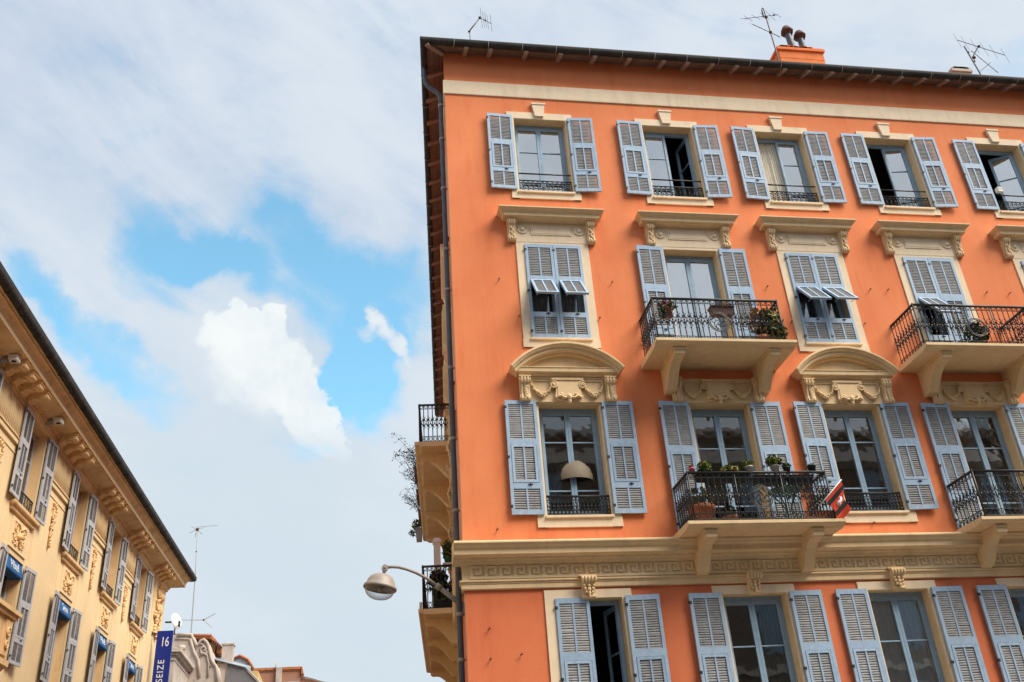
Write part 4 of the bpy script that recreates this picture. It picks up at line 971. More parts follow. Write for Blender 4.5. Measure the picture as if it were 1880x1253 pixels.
# stone balcony parapet at the left edge
mb = MB()
mb.box(2.4, 7.15, -.62, .0, 6.22, 7.10); mb.box(2.3, 7.25, -.70, .0, 7.10, 7.19); mb.box(2.26, 7.30, -.76, .0, 7.19, 7.28); mb.box(2.3, 7.22, -.68, 0, 6.1, 6.22); mb.yz([(0, 6.1), (-.66, 6.1), (-.56, 6.0), (-.40, 5.95), (-.2, 5.8), (0, 5.7)], 6.7, 7.15)
mb.box(6.72, 7.05, -.66, -.6, 6.3, 7.04)
o = mk('balcony', mb.mesh('balcony', OCHRE), hot)
mb = MB(); spiral(mb, 0, .1, -.02, .12, 1.6, 1, 0, .024); spiral(mb, 0, -.15, -.02, .1, 1.6, -1, 0, .02)
mk('ornament', mb.mesh('ornament', OCHRE), o, T(7.16, -.32, 6.68) @ RZ(R(90))); mk('ornament', mb.mesh('ornament', OCHRE), o, T(6.88, -.66, 6.68))

# floodlights under the eaves
def flood():
    mb = MB(); mb.box(-.12, .12, -.10, .10, -.06, .05); mb.lathe([(.0, -.064), (.05, -.064), (.055, -.075), (.04, -.06)], n=12, m=1); mb.box(-.02, .02, -.02, .02, .04, .14)
    return mb.mesh('floodlight', [WHITE, DPLAS])
def spotm():
    mb = MB(); RT = Matrix.Rotation(R(65), 3, 'X'); mb.lathe([(0, -.09), (.07, -.09), (.08, .08), (.065, .09), (0, .07)], n=12, rot=RT); mb.box(-.02, .02, -.02, .02, .05, .2)
    return mb.mesh('spotlight', GREYM)
FLM, SPM = flood(), spotm(); HM = hot.matrix_basis if False else (T(-10.26, 0, 0) @ RZ(math.atan2(LDIR.y, LDIR.x)))
where = ['nearest the left edge of the view', 'above the two nearest window rows', 'above the middle window', 'near the far end of the hotel eaves']
for k, u in enumerate((4.75, 8.3, 19.3)):
    w = 'first second third'.split()[k]
    t = thing('floodlight', 'white floodlight box under the yellow hotel eaves, %s from the left edge' % w, 'floodlight', HM @ EV @ Vector((u, -.42, 12.72)), HM.to_euler().z, 'floodlights under the hotel eaves')
    mk('housing', FLM, t); mk('spot', SPM, t, T(0, .24, -.04))

# blade sign
sg = thing('hotel_sign', 'tall dark blue hotel blade sign reading 16 Seize, hung out from the yellow wall', 'sign', HM @ Vector((23.85, 0, 8.7)), HM.to_euler().z)
mb = MB(); mb.box(-.055, .055, -.82, -.22, -1.6, 1.8); mk('board', mb.mesh('board', NAVY), sg)
for z in (1.72, -1.4):
    mb = MB(); mb.tube([(0, 0, z), (0, -.25, z)], .018, 6); mb.box(-.05, .05, -.02, .0, z - .08, z + .08); mk('bracket', mb.mesh('bracket', IRON), sg)
RD = basis((0, -1, 0), (0, 0, 1), (-1, 0, 0)); UPW = basis((0, 0, 1), (0, 1, 0), (-1, 0, 0))
for sgn in (1, -1):
    fl = I4 if sgn > 0 else T(0, -1.04, 0) @ RZ(math.pi)
    mk('lettering', text_mesh('16', .52, LETTER, .62), sg, fl @ T(-.059, -.55, 1.36) @ RD)
    mk('lettering', text_mesh('LE SEIZE', .34, LETTER, .95, spacing=1.15), sg, fl @ T(-.059, -.50, .02) @ UPW)

# ------------------------------------------------------------------ houses at the end of the street
def wallbox(mb, x0, x1, y0, y1, z0, z1, m=0): mb.box(x0, x1, y0, y1, z0, z1, m)
gh = thing('gabled_house', 'weathered grey house with curved baroque gable and scroll edge beyond the hotel', 'house', (-11.4, 38, 0))
out = [(-12.6, 13.42), (-11.19, 13.45), (-10.48, 13.42), (-10.16, 12.82), (-10.05, 12.93), (-9.94, 13.10), (-9.8, 13.14), (-9.64, 13.0), (-9.54, 12.8), (-9.44, 12.45), (-9.34, 12.13), (-9.23, 11.93), (-9.05, 11.73), (-8.99, 11.53), (-8.92, 10.92)]
B0 = T(11.4, -38, 0)
mb = MB(); mb.xz([(-12.6, 0)] + out + [(-8.92, 0)], 38, 41.5); mk('wall', mb.mesh('wall', STONE), gh, B0)
mb = MB(); mb.tube([(x, 37.97, z) for x, z in out[1:]], .09, 6); mb.tube([(x - .10, 37.97, z - .22) for x, z in out[1:12]], .045, 5); mb.tube([(x, 39, z + .01) for x, z in out[1:]], .08, 6)
mb.sphere((-10.9, 37.95, 12.75), (.22, .12, .16), 9, 6); mb.sphere((-11.2, 37.95, 12.6), (.15, .1, .2), 9, 6); spiral(mb, -9.75, 12.62, 37.97, .32, 1.4, -1, 1.2, .06, m=0)
mb.tube([(-9.9, 37.96, 12.3), (-9.75, 37.95, 12.45), (-9.55, 37.96, 12.3), (-9.45, 37.97, 11.9), (-9.42, 37.98, 11.2)], .05, 6)
mb.tube([(-10.5, 37.96, 13.2), (-10.25, 37.95, 12.5), (-10.0, 37.96, 12.1), (-9.85, 37.97, 11.2)], .08, 6)
mk('moulding', mb.mesh('moulding', STONE), gh, B0)
mb = MB(); mb.box(-12.6, -10.45, 33.5, 37.98, 0, 11.5); mb.box(-12.6, -10.30, 33.4, 37.96, 11.5, 11.62); mb.box(-12.6, -10.15, 33.3, 37.94, 11.62, 11.80); mb.box(-12.6, -10.42, 33.45, 37.97, 11.25, 11.35)
mk('side_wing', mb.mesh('side_wing', STONE), gh, B0)

th = thing('tiled_house', 'ochre house with terracotta tiled roof and dark overhanging eaves behind grey gable', 'house', (-10.5, 42, 0)); B0 = T(10.5, -42, 0)
mb = MB(); mb.box(-13.5, -9.75, 42.3, 47, 0, 13.9); mk('wall', mb.mesh('wall', OCWALL), th, B0)
mb = MB(); mb.xz([(-13.5, 14.30), (-9.95, 14.13), (-9.34, 13.56), (-9.32, 13.50), (-9.98, 13.98), (-13.5, 14.12)], 41.6, 47.5)
mb.xz([(-9.62, 13.2), (-9.34, 13.2), (-9.34, 13.5), (-9.62, 13.72)], 41.9, 47)
for k in range(24): x = -13.4 + k * .148; mb.tube([(x, 41.5, 14.32 - (x + 13.5) * .048), (x, 44, 14.5 - (x + 13.5) * .048)], .062, 6)
rf = mk('roof', mb.mesh('roof', TILE), th, B0)
mb = MB(); mb.hexa([(-9.97, 41.62, 13.93), (-9.36, 41.62, 13.46), (-9.36, 47, 13.46), (-9.97, 47, 13.93), (-9.97, 41.62, 13.96), (-9.36, 41.62, 13.49), (-9.36, 47, 13.49), (-9.97, 47, 13.96)])
for k in range(12): y = 41.7 + k * .45; mb.hexa([(-9.9, y, 13.80), (-9.38, y, 13.38), (-9.38, y + .1, 13.38), (-9.9, y + .1, 13.80), (-9.9, y, 13.93), (-9.38, y, 13.47), (-9.38, y + .1, 13.47), (-9.9, y + .1, 13.93)])
mk('eaves', mb.mesh('eaves', WOOD), th, B0)

zh = thing('zinc_roofed_house', 'narrow plastered house with pale zinc roof edge and stubby grey chimney', 'house', (-8.6, 40, 0)); B0 = T(8.6, -40, 0)
mb = MB(); mb.box(-9.6, -8.73, 40, 44, 0, 12.25); mb.box(-8.73, -7.1, 40.6, 44, 0, 11.9, 1); mk('wall', mb.mesh('wall', [STONE, OCWALL]), zh, B0)
mb = MB()
mb.hexa([(-9.66, 39.85, 12.50), (-7.75, 39.85, 11.95), (-7.75, 43, 12.3), (-9.66, 43, 12.9), (-9.66, 39.85, 12.56), (-7.75, 39.85, 12.01), (-7.75, 43, 12.6), (-9.66, 43, 13.2)])
mb.tube([(-9.66, 39.83, 12.53), (-7.75, 39.83, 11.98)], .05, 6)
rf = mk('roof', mb.mesh('roof', ZROOF), zh, B0)
mb = MB(); mb.hexa([(-8.73, 39.9, 11.0), (-6.95, 39.9, 11.1), (-6.95, 44, 11.1), (-8.73, 44, 11.0), (-8.73, 39.95, 12.2), (-7.77, 39.9, 11.93), (-7.77, 44, 11.93), (-8.73, 44, 12.2)]); mk('eaves', mb.mesh('eaves', SLATD), rf)
mb = MB(); mb.tube([(-7.72, 39.85, 11.98), (-6.9, 39.85, 11.15), (-6.2, 39.85, 10.4)], .05, 6); mk('verge', mb.mesh('verge', ZROOF), rf)
mb = MB(); mb.box(-9.20, -8.60, 41, 41.7, 11.9, 13.46); mb.box(-9.25, -8.55, 40.95, 41.75, 13.46, 13.54); mb.sphere((-8.9, 41.35, 13.54), (.30, .33, .10), 10, 5); mk('chimney', mb.mesh('chimney', STONE), zh, B0)

rh = thing('ridge_tiled_house', 'low roof with orange ridge tiles rising behind the zinc roof', 'house', (-8.5, 44, 0)); B0 = T(8.5, -44, 0)
mb = MB(); mb.box(-9.3, -7.7, 44.4, 48, 0, 12.6); mk('wall', mb.mesh('wall', STONE), rh, B0)
mb = MB(); mb.xz([(-9.5, 12.9), (-8.81, 13.30), (-8.56, 13.44), (-8.04, 13.17), (-7.72, 12.68), (-7.5, 12.3), (-9.5, 12.3)], 44.15, 48); mk('roof', mb.mesh('roof', ZROOF), rh, B0)
mb = MB(); mb.tube([(-8.85, 44.1, 13.28), (-8.56, 44.1, 13.46), (-8.06, 44.1, 13.20), (-7.85, 44.1, 12.9), (-7.70, 44.1, 12.62)], .085, 7)
mk('ridge_tiles', mb.mesh('ridge_tiles', TILE), rh, B0)

kh = thing('brick_house', 'red brick house with flat parapet, pale pier and metal spike at the far end', 'house', (-6.4, 46, 0)); B0 = T(6.4, -46, 0)
mb = MB(); mb.box(-9, -5.04, 46, 50, 0, 12.86); mb.xz([(-5.04, 0), (-5.04, 12.42), (-4.38, 12.30), (-3.2, 11.92), (-3.2, 0)], 46.2, 50); mk('wall', mb.mesh('wall', BRICK), kh, B0)
mb = MB(); mb.box(-9, -4.95, 45.9, 50.2, 12.88, 13.02); mb.box(-9, -5.0, 45.95, 50.1, 12.80, 12.88); mb.hexa([(-5.0, 45.85, 12.55), (-4.86, 45.85, 12.6), (-4.86, 50, 12.6), (-5.0, 50, 12.55), (-5.0, 45.85, 13.03), (-4.92, 45.85, 12.9), (-4.92, 50, 12.9), (-5.0, 50, 13.03)]); mk('parapet', mb.mesh('parapet', TILE), kh, B0)
mb = MB(); mb.box(-6.50, -6.15, 45.8, 46, 0, 13.0); mb.tube([(-6.52, 45.85, 12.9), (-6.56, 45.85, 13.42)], [.05, .015], 6); mk('pier', mb.mesh('pier', STONE), kh, B0)
mb = MB(); mb.tube([(-5.04, 46.1, 12.46), (-4.38, 46.1, 12.34), (-3.2, 46.1, 11.96)], .05, 5); mb.box(-6.1, -5.1, 45.9, 46.0, 11.6, 12.15); mk('coping', mb.mesh('coping', ZROOF), kh, B0)

op = thing('opposite_building', 'shaded stuccoed building with white balcony band across the street from the orange building', 'building', (0, -24, 0))
mb = MB(); mb.box(-28, 40, -12, 0, 0, 19.1); mk('wall', mb.mesh('wall', OPPO), op)
mb = MB(); mb.box(-28.4, 40.4, -12.4, .5, 19.1, 19.4)
for z in (4.5, 8, 11.5): mb.box(-28, 40, 0, .12, z, z + .3)
mb.box(-6, 34, 0, 1.0, 17.4, 18.1)
mk('cornice', mb.mesh('cornice', OPPT), op)
def owin():
    mb = MB(); mb.box(-.6, .6, 0, .04, 0, 2.2); return mb.mesh('window', FRAME)
ow = owin()
for i in range(20):
    for z in (5.2, 8.9, 12.1, 15.1): mk('window', ow, op, T(-25 + i * 3.2, 0, z))

# ------------------------------------------------------------------ street lamp on the corner
lp = thing('street_lamp', 'taupe dome street lamp with clear glass bowl on a curved wall arm', 'street lamp', (-.06, .3, 5.45))
B0 = T(.06, -.3, -5.45)
mb = MB(); mb.tube([(.05, .3, 5.46), (-.20, .3, 5.665), (-.42, .3, 5.85)], [.048, .046, .04], 8); mb.tube([(-.40, .3, 5.835), (-.62, .3, 6.0), (-.80, .3, 6.10), (-.96, .3, 6.165), (-1.10, .3, 6.205), (-1.22, .3, 6.215), (-1.31, .3, 6.205)], .027, 8)
mk('arm', mb.mesh('arm', LAMPP), lp, B0)
mb = MB(); mb.tube([(-.38, .3, 5.815), (-.46, .3, 5.88)], .055, 9); mb.tube([(-1.34, .26, 6.195), (-1.34, .34, 6.195)], .055, 12); mb.sphere((-1.34, .255, 6.195), (.02, .012, .02), 8, 4); mb.tube([(-1.345, .3, 6.16), (-1.36, .3, 6.10)], .03, 8)
mb.box(-.02, .06, .22, .38, 5.36, 5.56)
mk('joint', mb.mesh('joint', LAMPP), lp, B0)
HR = Matrix.Rotation(R(10), 3, 'Y'); HC = (-1.415, .3, 5.90)
mb = MB(); mb.lathe([(0, .20), (.07, .197), (.14, .175), (.20, .13), (.24, .06), (.255, .0), (.285, -.02), (.292, -.05), (.285, -.07), (.275, -.07), (.262, -.03), (.24, 0), (0, .05)], HC, 28, rot=HR)
hd = mk('lamp_head', mb.mesh('lamp_head', LAMPP), lp, B0)
mb = MB(); mb.lathe([(0, -.02), (.12, -.02), (.13, -.04), (.25, -.05), (.262, -.055)], HC, 24, rot=HR); mb.sphere(Vector(HC) + Vector((0, 0, -.05)), (.05, .05, .08), 10, 6); mk('reflector', mb.mesh('reflector', GREYM), hd)
mb = MB(); mb.lathe([(.262, -.06), (.25, -.115), (.22, -.17), (.165, -.215), (.09, -.24), (0, -.248)], HC, 28, rot=HR); mk('glass_bowl', mb.mesh('glass_bowl', BOWL), hd)

# ------------------------------------------------------------------ aerials
def aerial(name, label, loc, poles, rods, joints=(), m=ALU, cat='antenna', group=None):
    t = thing(name, label, cat, loc, 0, group); B = T(-loc[0], -loc[1], -loc[2])
    mb = MB()
    for pts, r in poles: mb.tube(pts, r, 6)
    mk('mast', mb.mesh('mast', m), t, B)
    mb = MB()
    for a, b, r in rods: mb.tube([a, b], r, 4)
    mk('elements', mb.mesh('elements', m), t, B)
    if joints:
        mb = MB()
        for j, r in joints: mb.sphere(j, r, 8, 5)
        mk('clamp', mb.mesh('clamp', RUST), t, B)
    return t
y = 1.5
br = [(1.19, y, 21.27), (1.488, y, 21.08)]
rods = [(br[0], br[1], .010)]
for f, h0, h1 in ((.12, .42, .36), (.32, .30, .30), (.5, .30, .26), (.68, .26, .26), (.98, .34, .30)):
    x, z = br[0][0] + .298 * f, br[0][2] - .19 * f; rods.append(((x + .012, y, z - h1), (x - .01, y, z + h0), .0055))
aerial('antenna', 'small bent roof aerial with thin vertical rods above the orange building corner', (.90, y, roofz(y)), [([(.90, y, roofz(y)), (.895, y, 20.72)], .014), ([(.86, y, 20.70), (1.21, y, 21.30)], .017)], rods, [((.885, y, 20.73), .035), ((1.19, y, 21.27), .042), ((1.33, y, 21.19), .028)])
rods = [((8.75, y, 22.0), (9.82, y, 22.27), .011), ((8.97, y, 21.80), (9.70, y, 21.37), .011)]
for f, d in ((.0, .12), (.12, .22), (.35, .2), (.62, .24), (.78, .3), (.97, .2)):
    x, z = 8.75 + 1.07 * f, 22.0 + .27 * f; rods.append(((x + .05, y - .1, z - d), (x - .05, y + .1, z + d), .0055))
for f in (.0, .17, .34, .51, .75, .88, 1.0):
    x, z = 8.97 + .73 * f, 21.8 - .43 * f; rods.append(((x - .24, y - .25, z - .26), (x + .2, y + .25, z + .26), .005))
aerial('antenna', 'tall leaning roof aerial with two crossed arms beside the orange chimney', (9.45, y, roofz(y)), [([(9.47, y, roofz(y)), (9.464, y, 20.6), (9.435, y, 22.46), (9.40, y, 22.50), (9.37, y, 22.42), (9.36, y, 22.12)], .019)], rods, [((9.44, y, 22.13), .05), ((9.45, y, 21.53), .05), ((9.70, y, 22.24), .03)])
rods = [((15.30, y, 21.78), (16.68, y, 21.29), .011), ((15.62, y, 21.38), (16.20, y, 20.55), .010), ((15.56, y, 21.10), (15.93, y, 21.60), .016)]
for f in (.0, .16, .36, .56, .76, 1.0):
    x, z = 15.30 + 1.38 * f, 21.78 - .49 * f; rods.append(((x + .05, y, z - .30), (x - .05, y, z + .26), .0048))
for f in (.05, .2, .35, .5, .65, .8, .95):
    x, z = 15.62 + .58 * f, 21.38 - .83 * f; rods.append(((x - .16, y - .12, z - .13), (x + .16, y + .12, z + .13), .005))
rods.append(((15.62, y, 20.55), (16.1, y, 20.95), .008))
aerial('antenna', 'spread roof aerial with long rod comb at the far right above the eaves', (15.6, y, roofz(y)), [([(15.66, y, roofz(y)), (15.60, y, 20.5), (15.45, y, 21.55)], .022)], rods, [((15.93, y, 21.58), .045), ((15.62, y, 21.10), .05), ((15.57, y, 20.95), .04), ((15.50, y, 21.3), .035)])
y = 40.
rods = [((-11.04, y, 20.09), (-9.9, y, 20.17), .014), ((-11.6, y, 14.7), (-10.21, y, 14.66), .02), ((-10.21, y, 14.66), (-9.6, y, 15.0), .02), ((-10.21, y, 14.66), (-9.7, y, 14.2), .02)]
for a in range(6): rods.append(((-11.1, y, 19.95), (-11.1 + .42 * math.cos(a * 1.05 + .4), y + .2, 19.95 + .42 * math.sin(a * 1.05 + .4)), .016))
aerial('antenna_mast', 'tall thin antenna mast rising from the grey gabled house into open sky', (-10.82, y, 13.0), [([(-10.82, y, 12.8), (-10.82, y, 13.95), (-10.90, y, 17.1), (-11.04, y, 20.1)], [.035, .035, .03, .022])], rods, [((-11.04, y, 19.95), .10), ((-10.21, y, 14.66), .06), ((-10.9, y, 17.1), .05), ((-10.98, y, 18.6), .05)], GREYM)
t = thing('satellite_dish', 'pale round satellite dish on a short arm beside the blue hotel sign', 'satellite dish', (-11.65, 39.6, 13.3)); B0 = T(11.65, -39.6, -13.3)
DR = Matrix.Rotation(R(60), 3, 'Z') @ Matrix.Rotation(R(78), 3, 'X')
mb = MB(); mb.lathe([(0, .06), (.2, .045), (.35, .012), (.44, -.04), (.44, -.055), (.34, .0), (.2, .03), (0, .045)], (-11.56, 39.5, 14.55), 24, rot=DR); mk('dish', mb.mesh('dish', WHITE), t, B0)
mb = MB(); mb.tube([(-11.65, 39.6, 13.3), (-11.65, 39.6, 14.5)], .035, 6); mb.tube([(-11.56, 39.45, 14.2), (-11.35, 39.05, 14.25)], .02, 5); mb.box(-11.40, -11.30, 39.0, 39.1, 14.1, 14.42); mb.tube([(-12.2, 39.6, 14.5), (-11.65, 39.6, 14.5)], .05, 6); mk('arm', mb.mesh('arm', DPLAS), t, B0)

# ------------------------------------------------------------------ flag on the second balcony
L_, T_, Bq, Rq = [Vector(v) for v in ((6.417, -1.0, 6.90), (6.765, -1.02, 7.22), (6.603, -.98, 6.50), (6.817, -1.0, 6.69))]
def fp(s, t, off=0.):
    a = L_.lerp(T_, s); b = Bq.lerp(Rq, s); q = a.lerp(b, t)
    return Vector((q.x + .012 * math.sin(t * 7 + s), q.y + .04 * math.sin(t * 8 + s * 3) - off, q.z - .02 * math.sin(s * 3.1) * t))
flg = thing('flag', 'small red flag with two black bands hanging off the middle balcony', 'flag', (6.40, -.92, 6.6)); B0 = T(-6.40, .92, -6.6)
mb = MB(); ns, nt_ = 10, 24
for sd_ in (0, 1):
    vs = [fp(i / ns, j / nt_, .004 * sd_) for j in range(nt_ + 1) for i in range(ns + 1)]
    for j in range(nt_):
        tt = (j + .5) / nt_; m = 1 if .12 < tt < .29 or .64 < tt < .80 else 0
        mb.add([vs[j * (ns + 1) + i] for i in range(ns + 1)] + [vs[(j + 1) * (ns + 1) + i] for i in range(ns + 1)], [(i, i + 1, ns + 2 + i, ns + 1 + i) for i in range(ns)], m, True)
fc = mk('cloth', mb.mesh('cloth', [FLAGR, FLAGK]), flg, B0)
mb = MB()
for pts in ([(.30, .50), (.42, .44), (.55, .47), (.70, .40)], [(.38, .56), (.52, .50), (.66, .52), (.78, .47)], [(.45, .60), (.55, .55), (.62, .60)], [(.50, .42), (.52, .52), (.47, .62)], [(.6, .36), (.56, .46)]):
    mb.tube([fp(a, b, .012) for a, b in pts], [.012] + [.016] * (len(pts) - 2) + [.006], 5)
mk('emblem', mb.mesh('emblem', LETTER), fc)
mb = MB(); mb.tube([(6.30, -.92, 6.80), (6.40, -1.0, 6.89), (6.79, -1.03, 7.25)], .009, 6); mk('pole', mb.mesh('pole', WHITE), flg, B0)

# ------------------------------------------------------------------ things on the balconies
def pot_mesh(r, h, m, r2=None):
    mb = MB(); r2 = r2 or r * .72
    mb.lathe([(0, 0), (r2, 0), (r * .92, h * .78), (r * 1.0, h * .80), (r * 1.02, h), (r * .9, h), (r * .86, h * .88), (0, h * .86)], n=14); return mb.mesh('pot', m)
def plant(name, label, loc, r, h, pm, fol, group=None, trough=None, cat='potted plant'):
    """fol: list of (centre, radii, count, leaf size, material list)"""
    t = thing(name, label, cat, loc, 0, group)
    if trough:
        w, d, hh = trough; mb = MB(); mb.hexa([(-w / 2 + .02, -d / 2 + .02, 0), (w / 2 - .02, -d / 2 + .02, 0), (w / 2 - .02, d / 2 - .02, 0), (-w / 2 + .02, d / 2 - .02, 0), (-w / 2, -d / 2, hh), (w / 2, -d / 2, hh), (w / 2, d / 2, hh), (-w / 2, d / 2, hh)]); mb.box(-w / 2 - .01, w / 2 + .01, -d / 2 - .012, d / 2 + .012, hh - .03, hh + .004)
        mk('trough', mb.mesh('trough', pm), t)
    elif r: mk('pot', pot_mesh(r, h, pm), t)
    mats = []
    for f in fol:
        for m in f[4]:
            if m not in mats: mats.append(m)
    if fol:
        mb = MB(); sm_ = MB()
        for c, rad, n, sz, ms in fol:
            leaves(mb, ell(*c, *rad), n, sz, [mats.index(m) for m in ms])
            for _ in range(max(4, n // 14)):
                e = ell(*c, *rad)(); sm_.tube([(c[0] * .3, c[1] * .3, h * .8 if r else .1), ((e[0] + c[0]) / 2, (e[1] + c[1]) / 2, (e[2] + c[2]) / 2), e], [.007, .005, .003], 4)
        mk('foliage', mb.mesh('foliage', mats), t); mk('stems', sm_.mesh('stems', STEM), t)
    return t
GY, GG, DK = [LEAFG, LEAFY], [LEAFG], [LEAFD, LEAFG]
F0 = 6.55; RZc = 7.44
plant('potted_plant', 'leafy plant in black rail trough nearest the middle balcony left corner', (4.32, -.80, RZc - .12), 0, .1, DPLAS, [((0, -.02, .24), (.13, .11, .13), 170, .05, GY)], 'plants on the middle balcony rail', trough=(.36, .17, .14))
plant('potted_plant', 'pink flower in small pink pot at middle balcony rail left end', (4.06, -.87, RZc + .0), .06, .10, FLOW, [((0, 0, .14), (.05, .05, .05), 30, .03, [FLOW, LEAFG])], 'plants on the middle balcony rail')
plant('potted_plant', 'wide bushy yellowing plant in a black trough, second along the middle balcony rail', (4.84, -.80, RZc - .14), 0, .1, DPLAS, [((-.06, -.02, .22), (.17, .10, .10), 150, .05, [LEAFY, LEAFG, LEAFO]), ((.10, 0, .2), (.08, .08, .12), 40, .05, [LEAFO, LEAFY])], 'plants on the middle balcony rail', trough=(.50, .17, .14))
plant('potted_plant', 'small sparse green plant in a grey pot midway along the middle balcony rail', (5.14, -.88, RZc), .075, .13, GREYM, [((0, 0, .19), (.10, .08, .07), 70, .045, GY)], 'plants on the middle balcony rail')
plant('potted_plant', 'round bushy green plant in pale grey pot on middle balcony rail', (5.64, -.88, RZc), .085, .14, GREYM, [((0, 0, .22), (.14, .11, .10), 150, .05, [LEAFG, LEAFG, LEAFY])], 'plants on the middle balcony rail')
plant('potted_plant', 'dark low plant in black pot beside the pale grey pot', (5.86, -.88, RZc), .07, .11, DPLAS, [((0, 0, .13), (.08, .07, .05), 60, .04, DK)], 'plants on the middle balcony rail')
plant('flower_pot', 'dark pot standing alone at the right corner of the middle balcony rail', (6.36, -.86, RZc + .02), .08, .13, DPLAS, [((0, 0, .13), (.08, .06, .03), 30, .03, DK)], cat='flower pot')
for k, (x, w, l) in enumerate(((5.52, .62, 'long empty black trough hung under the green plants on the middle balcony rail'), (6.12, .46, 'shorter black trough hung inside the right end of the middle balcony rail'))):
    plant('planter_trough', l, (x, -.78, RZc - .20), 0, 0, DPLAS, [], None, trough=(w, .17, .17), cat='planter')
plant('potted_plant', 'big terracotta pot of dry stems on the middle balcony floor', (4.27, -.48, F0), .25, .40, TERRA, [((0, 0, .58), (.26, .24, .18), 150, .06, [LEAFD, LEAFO, LEAFG])])
plant('potted_plant', 'dark plant in a low terracotta bowl beside the big pot on the balcony floor', (4.72, -.62, F0), .15, .16, TERRA, [((0, 0, .26), (.14, .12, .12), 80, .05, DK)])
tb = thing('balcony_table', 'round dark green metal table with thin curved legs on the middle balcony', 'table', (5.93, -.50, F0))
mb = MB(); mb.lathe([(0, .675), (.30, .675), (.315, .68), (.315, .70), (.305, .705), (0, .705)], n=28); mk('table_top', mb.mesh('table_top', TEAL), tb)
for k in range(4):
    a = k * math.pi / 2 + .5; c, s_ = math.cos(a), math.sin(a); mb = MB(); mb.tube([(.27 * c, .27 * s_, .68), (.12 * c, .12 * s_, .45), (.06 * c, .06 * s_, .34), (.14 * c, .14 * s_, .16), (.25 * c, .25 * s_, .0)], .012, 6); mk('leg', mb.mesh('leg', TEAL), tb)
ch = thing('balcony_chair', 'thin dark metal chair behind the terracotta pot on the middle balcony', 'chair', (4.36, -.22, F0), .4)
mb = MB(); mb.lathe([(0, .43), (.18, .43), (.19, .445), (.18, .46), (0, .46)], n=18); mk('seat', mb.mesh('seat', TEAL), ch)
mb = MB(); mb.tube([(-.17, .16, .44), (-.18, .21, .75), (-.10, .23, .86), (.10, .23, .86), (.18, .21, .75), (.17, .16, .44)], .011, 6); mb.tube([(0, .20, .46), (0, .23, .86)], .008, 5); mb.tube([(.08 * math.cos(k * .7), .215, .66 + .09 * math.sin(k * .7)) for k in range(9)], .007, 5, closed=True); mk('backrest', mb.mesh('backrest', TEAL), ch)
for sx_ in (-1, 1):
    for sy_ in (-1, 1): mb = MB(); mb.tube([(sx_ * .14, sy_ * .13, .44), (sx_ * .19, sy_ * .19, 0)], .011, 6); mk('leg', mb.mesh('leg', TEAL), ch)
# balcony one floor up
F1 = 10.105
plant('potted_plant', 'trailing red-flowered plant in a terracotta pot hung inside the upper balcony rail', (4.13, -.76, F1 + .64), .13, .20, TERRA, [((0, -.03, .24), (.19, .13, .11), 130, .05, [LEAFD, FLOW, LEAFG]), ((-.1, -.06, .06), (.08, .06, .14), 50, .05, GG)])
plant('planter_trough', 'brown planter trough hung on upper balcony rail before the curtained door', (5.27, -.76, F1 + .70), 0, 0, TROUGH, [((0, 0, .19), (.2, .07, .04), 40, .04, DK)], None, trough=(.48, .18, .19), cat='planter')
plant('potted_plant', 'large yellow-green shrub spilling through the right end of the upper balcony rail', (6.25, -.62, F1), .16, .30, TERRA, [((.04, -.05, .55), (.25, .26, .42), 420, .06, [LEAFG, LEAFY, LEAFG, LEAFO]), ((.18, -.10, .36), (.12, .16, .30), 130, .06, GY)])
plant('potted_plant', 'dead brown plant in a terracotta pot near the right end of the upper balcony', (6.03, -.70, F1), .14, .26, TERRA, [((0, 0, .62), (.2, .15, .3), 110, .07, [LEAFO, TERRA, LEAFD])])
plant('potted_plant', 'dark round shrub in a brown pot on the right-hand upper balcony', (10.86, -.60, F1), .16, .26, TROUGH, [((0, 0, .48), (.25, .22, .26), 330, .055, [LEAFD, LEAFD, LEAFG])])
# small white box on the top right window guard
t = thing('outdoor_lamp', 'small white lamp fixed on the iron guard of the rightmost top window', 'lamp', (13.22, -.06, 14.86)); t.scale = (.62, .62, .62); mb = MB(); mb.box(-.09, .09, -.12, .06, -.02, .17); mb.hexa([(-.08, -.15, -.06), (.08, -.15, -.06), (.08, .03, -.03), (-.08, .03, -.03), (-.09, -.12, -.02), (.09, -.12, -.02), (.09, .06, -.02), (-.09, .06, -.02)]); mk('housing', mb.mesh('housing', WHITE), t); mb = MB(); mb.box(-.07, .07, -.124, -.118, .02, .14); mk('lens', mb.mesh('lens', GREYM), t)
# lampshade in the room
t = thing('pendant_lamp', 'cream dome pendant lamp hanging behind the glass of the lower left window', 'lamp', (2.22, .47, 7.88)); t.scale = (1.17, 1.17, 1.17); mb = MB(); mb.lathe([(.33, -.10), (.335, -.02), (.30, .10), (.22, .22), (.10, .29), (.03, .31), (.03, .30), (.09, .28), (.21, .21), (.29, .095), (.325, -.02), (.32, -.10)], n=26); mk('lamp_shade', mb.mesh('lamp_shade', SHADE), t); mb = MB(); mb.tube([(0, 0, .30), (0, 0, 1.15)], .01, 5); mk('cord', mb.mesh('cord', DPLAS), t)

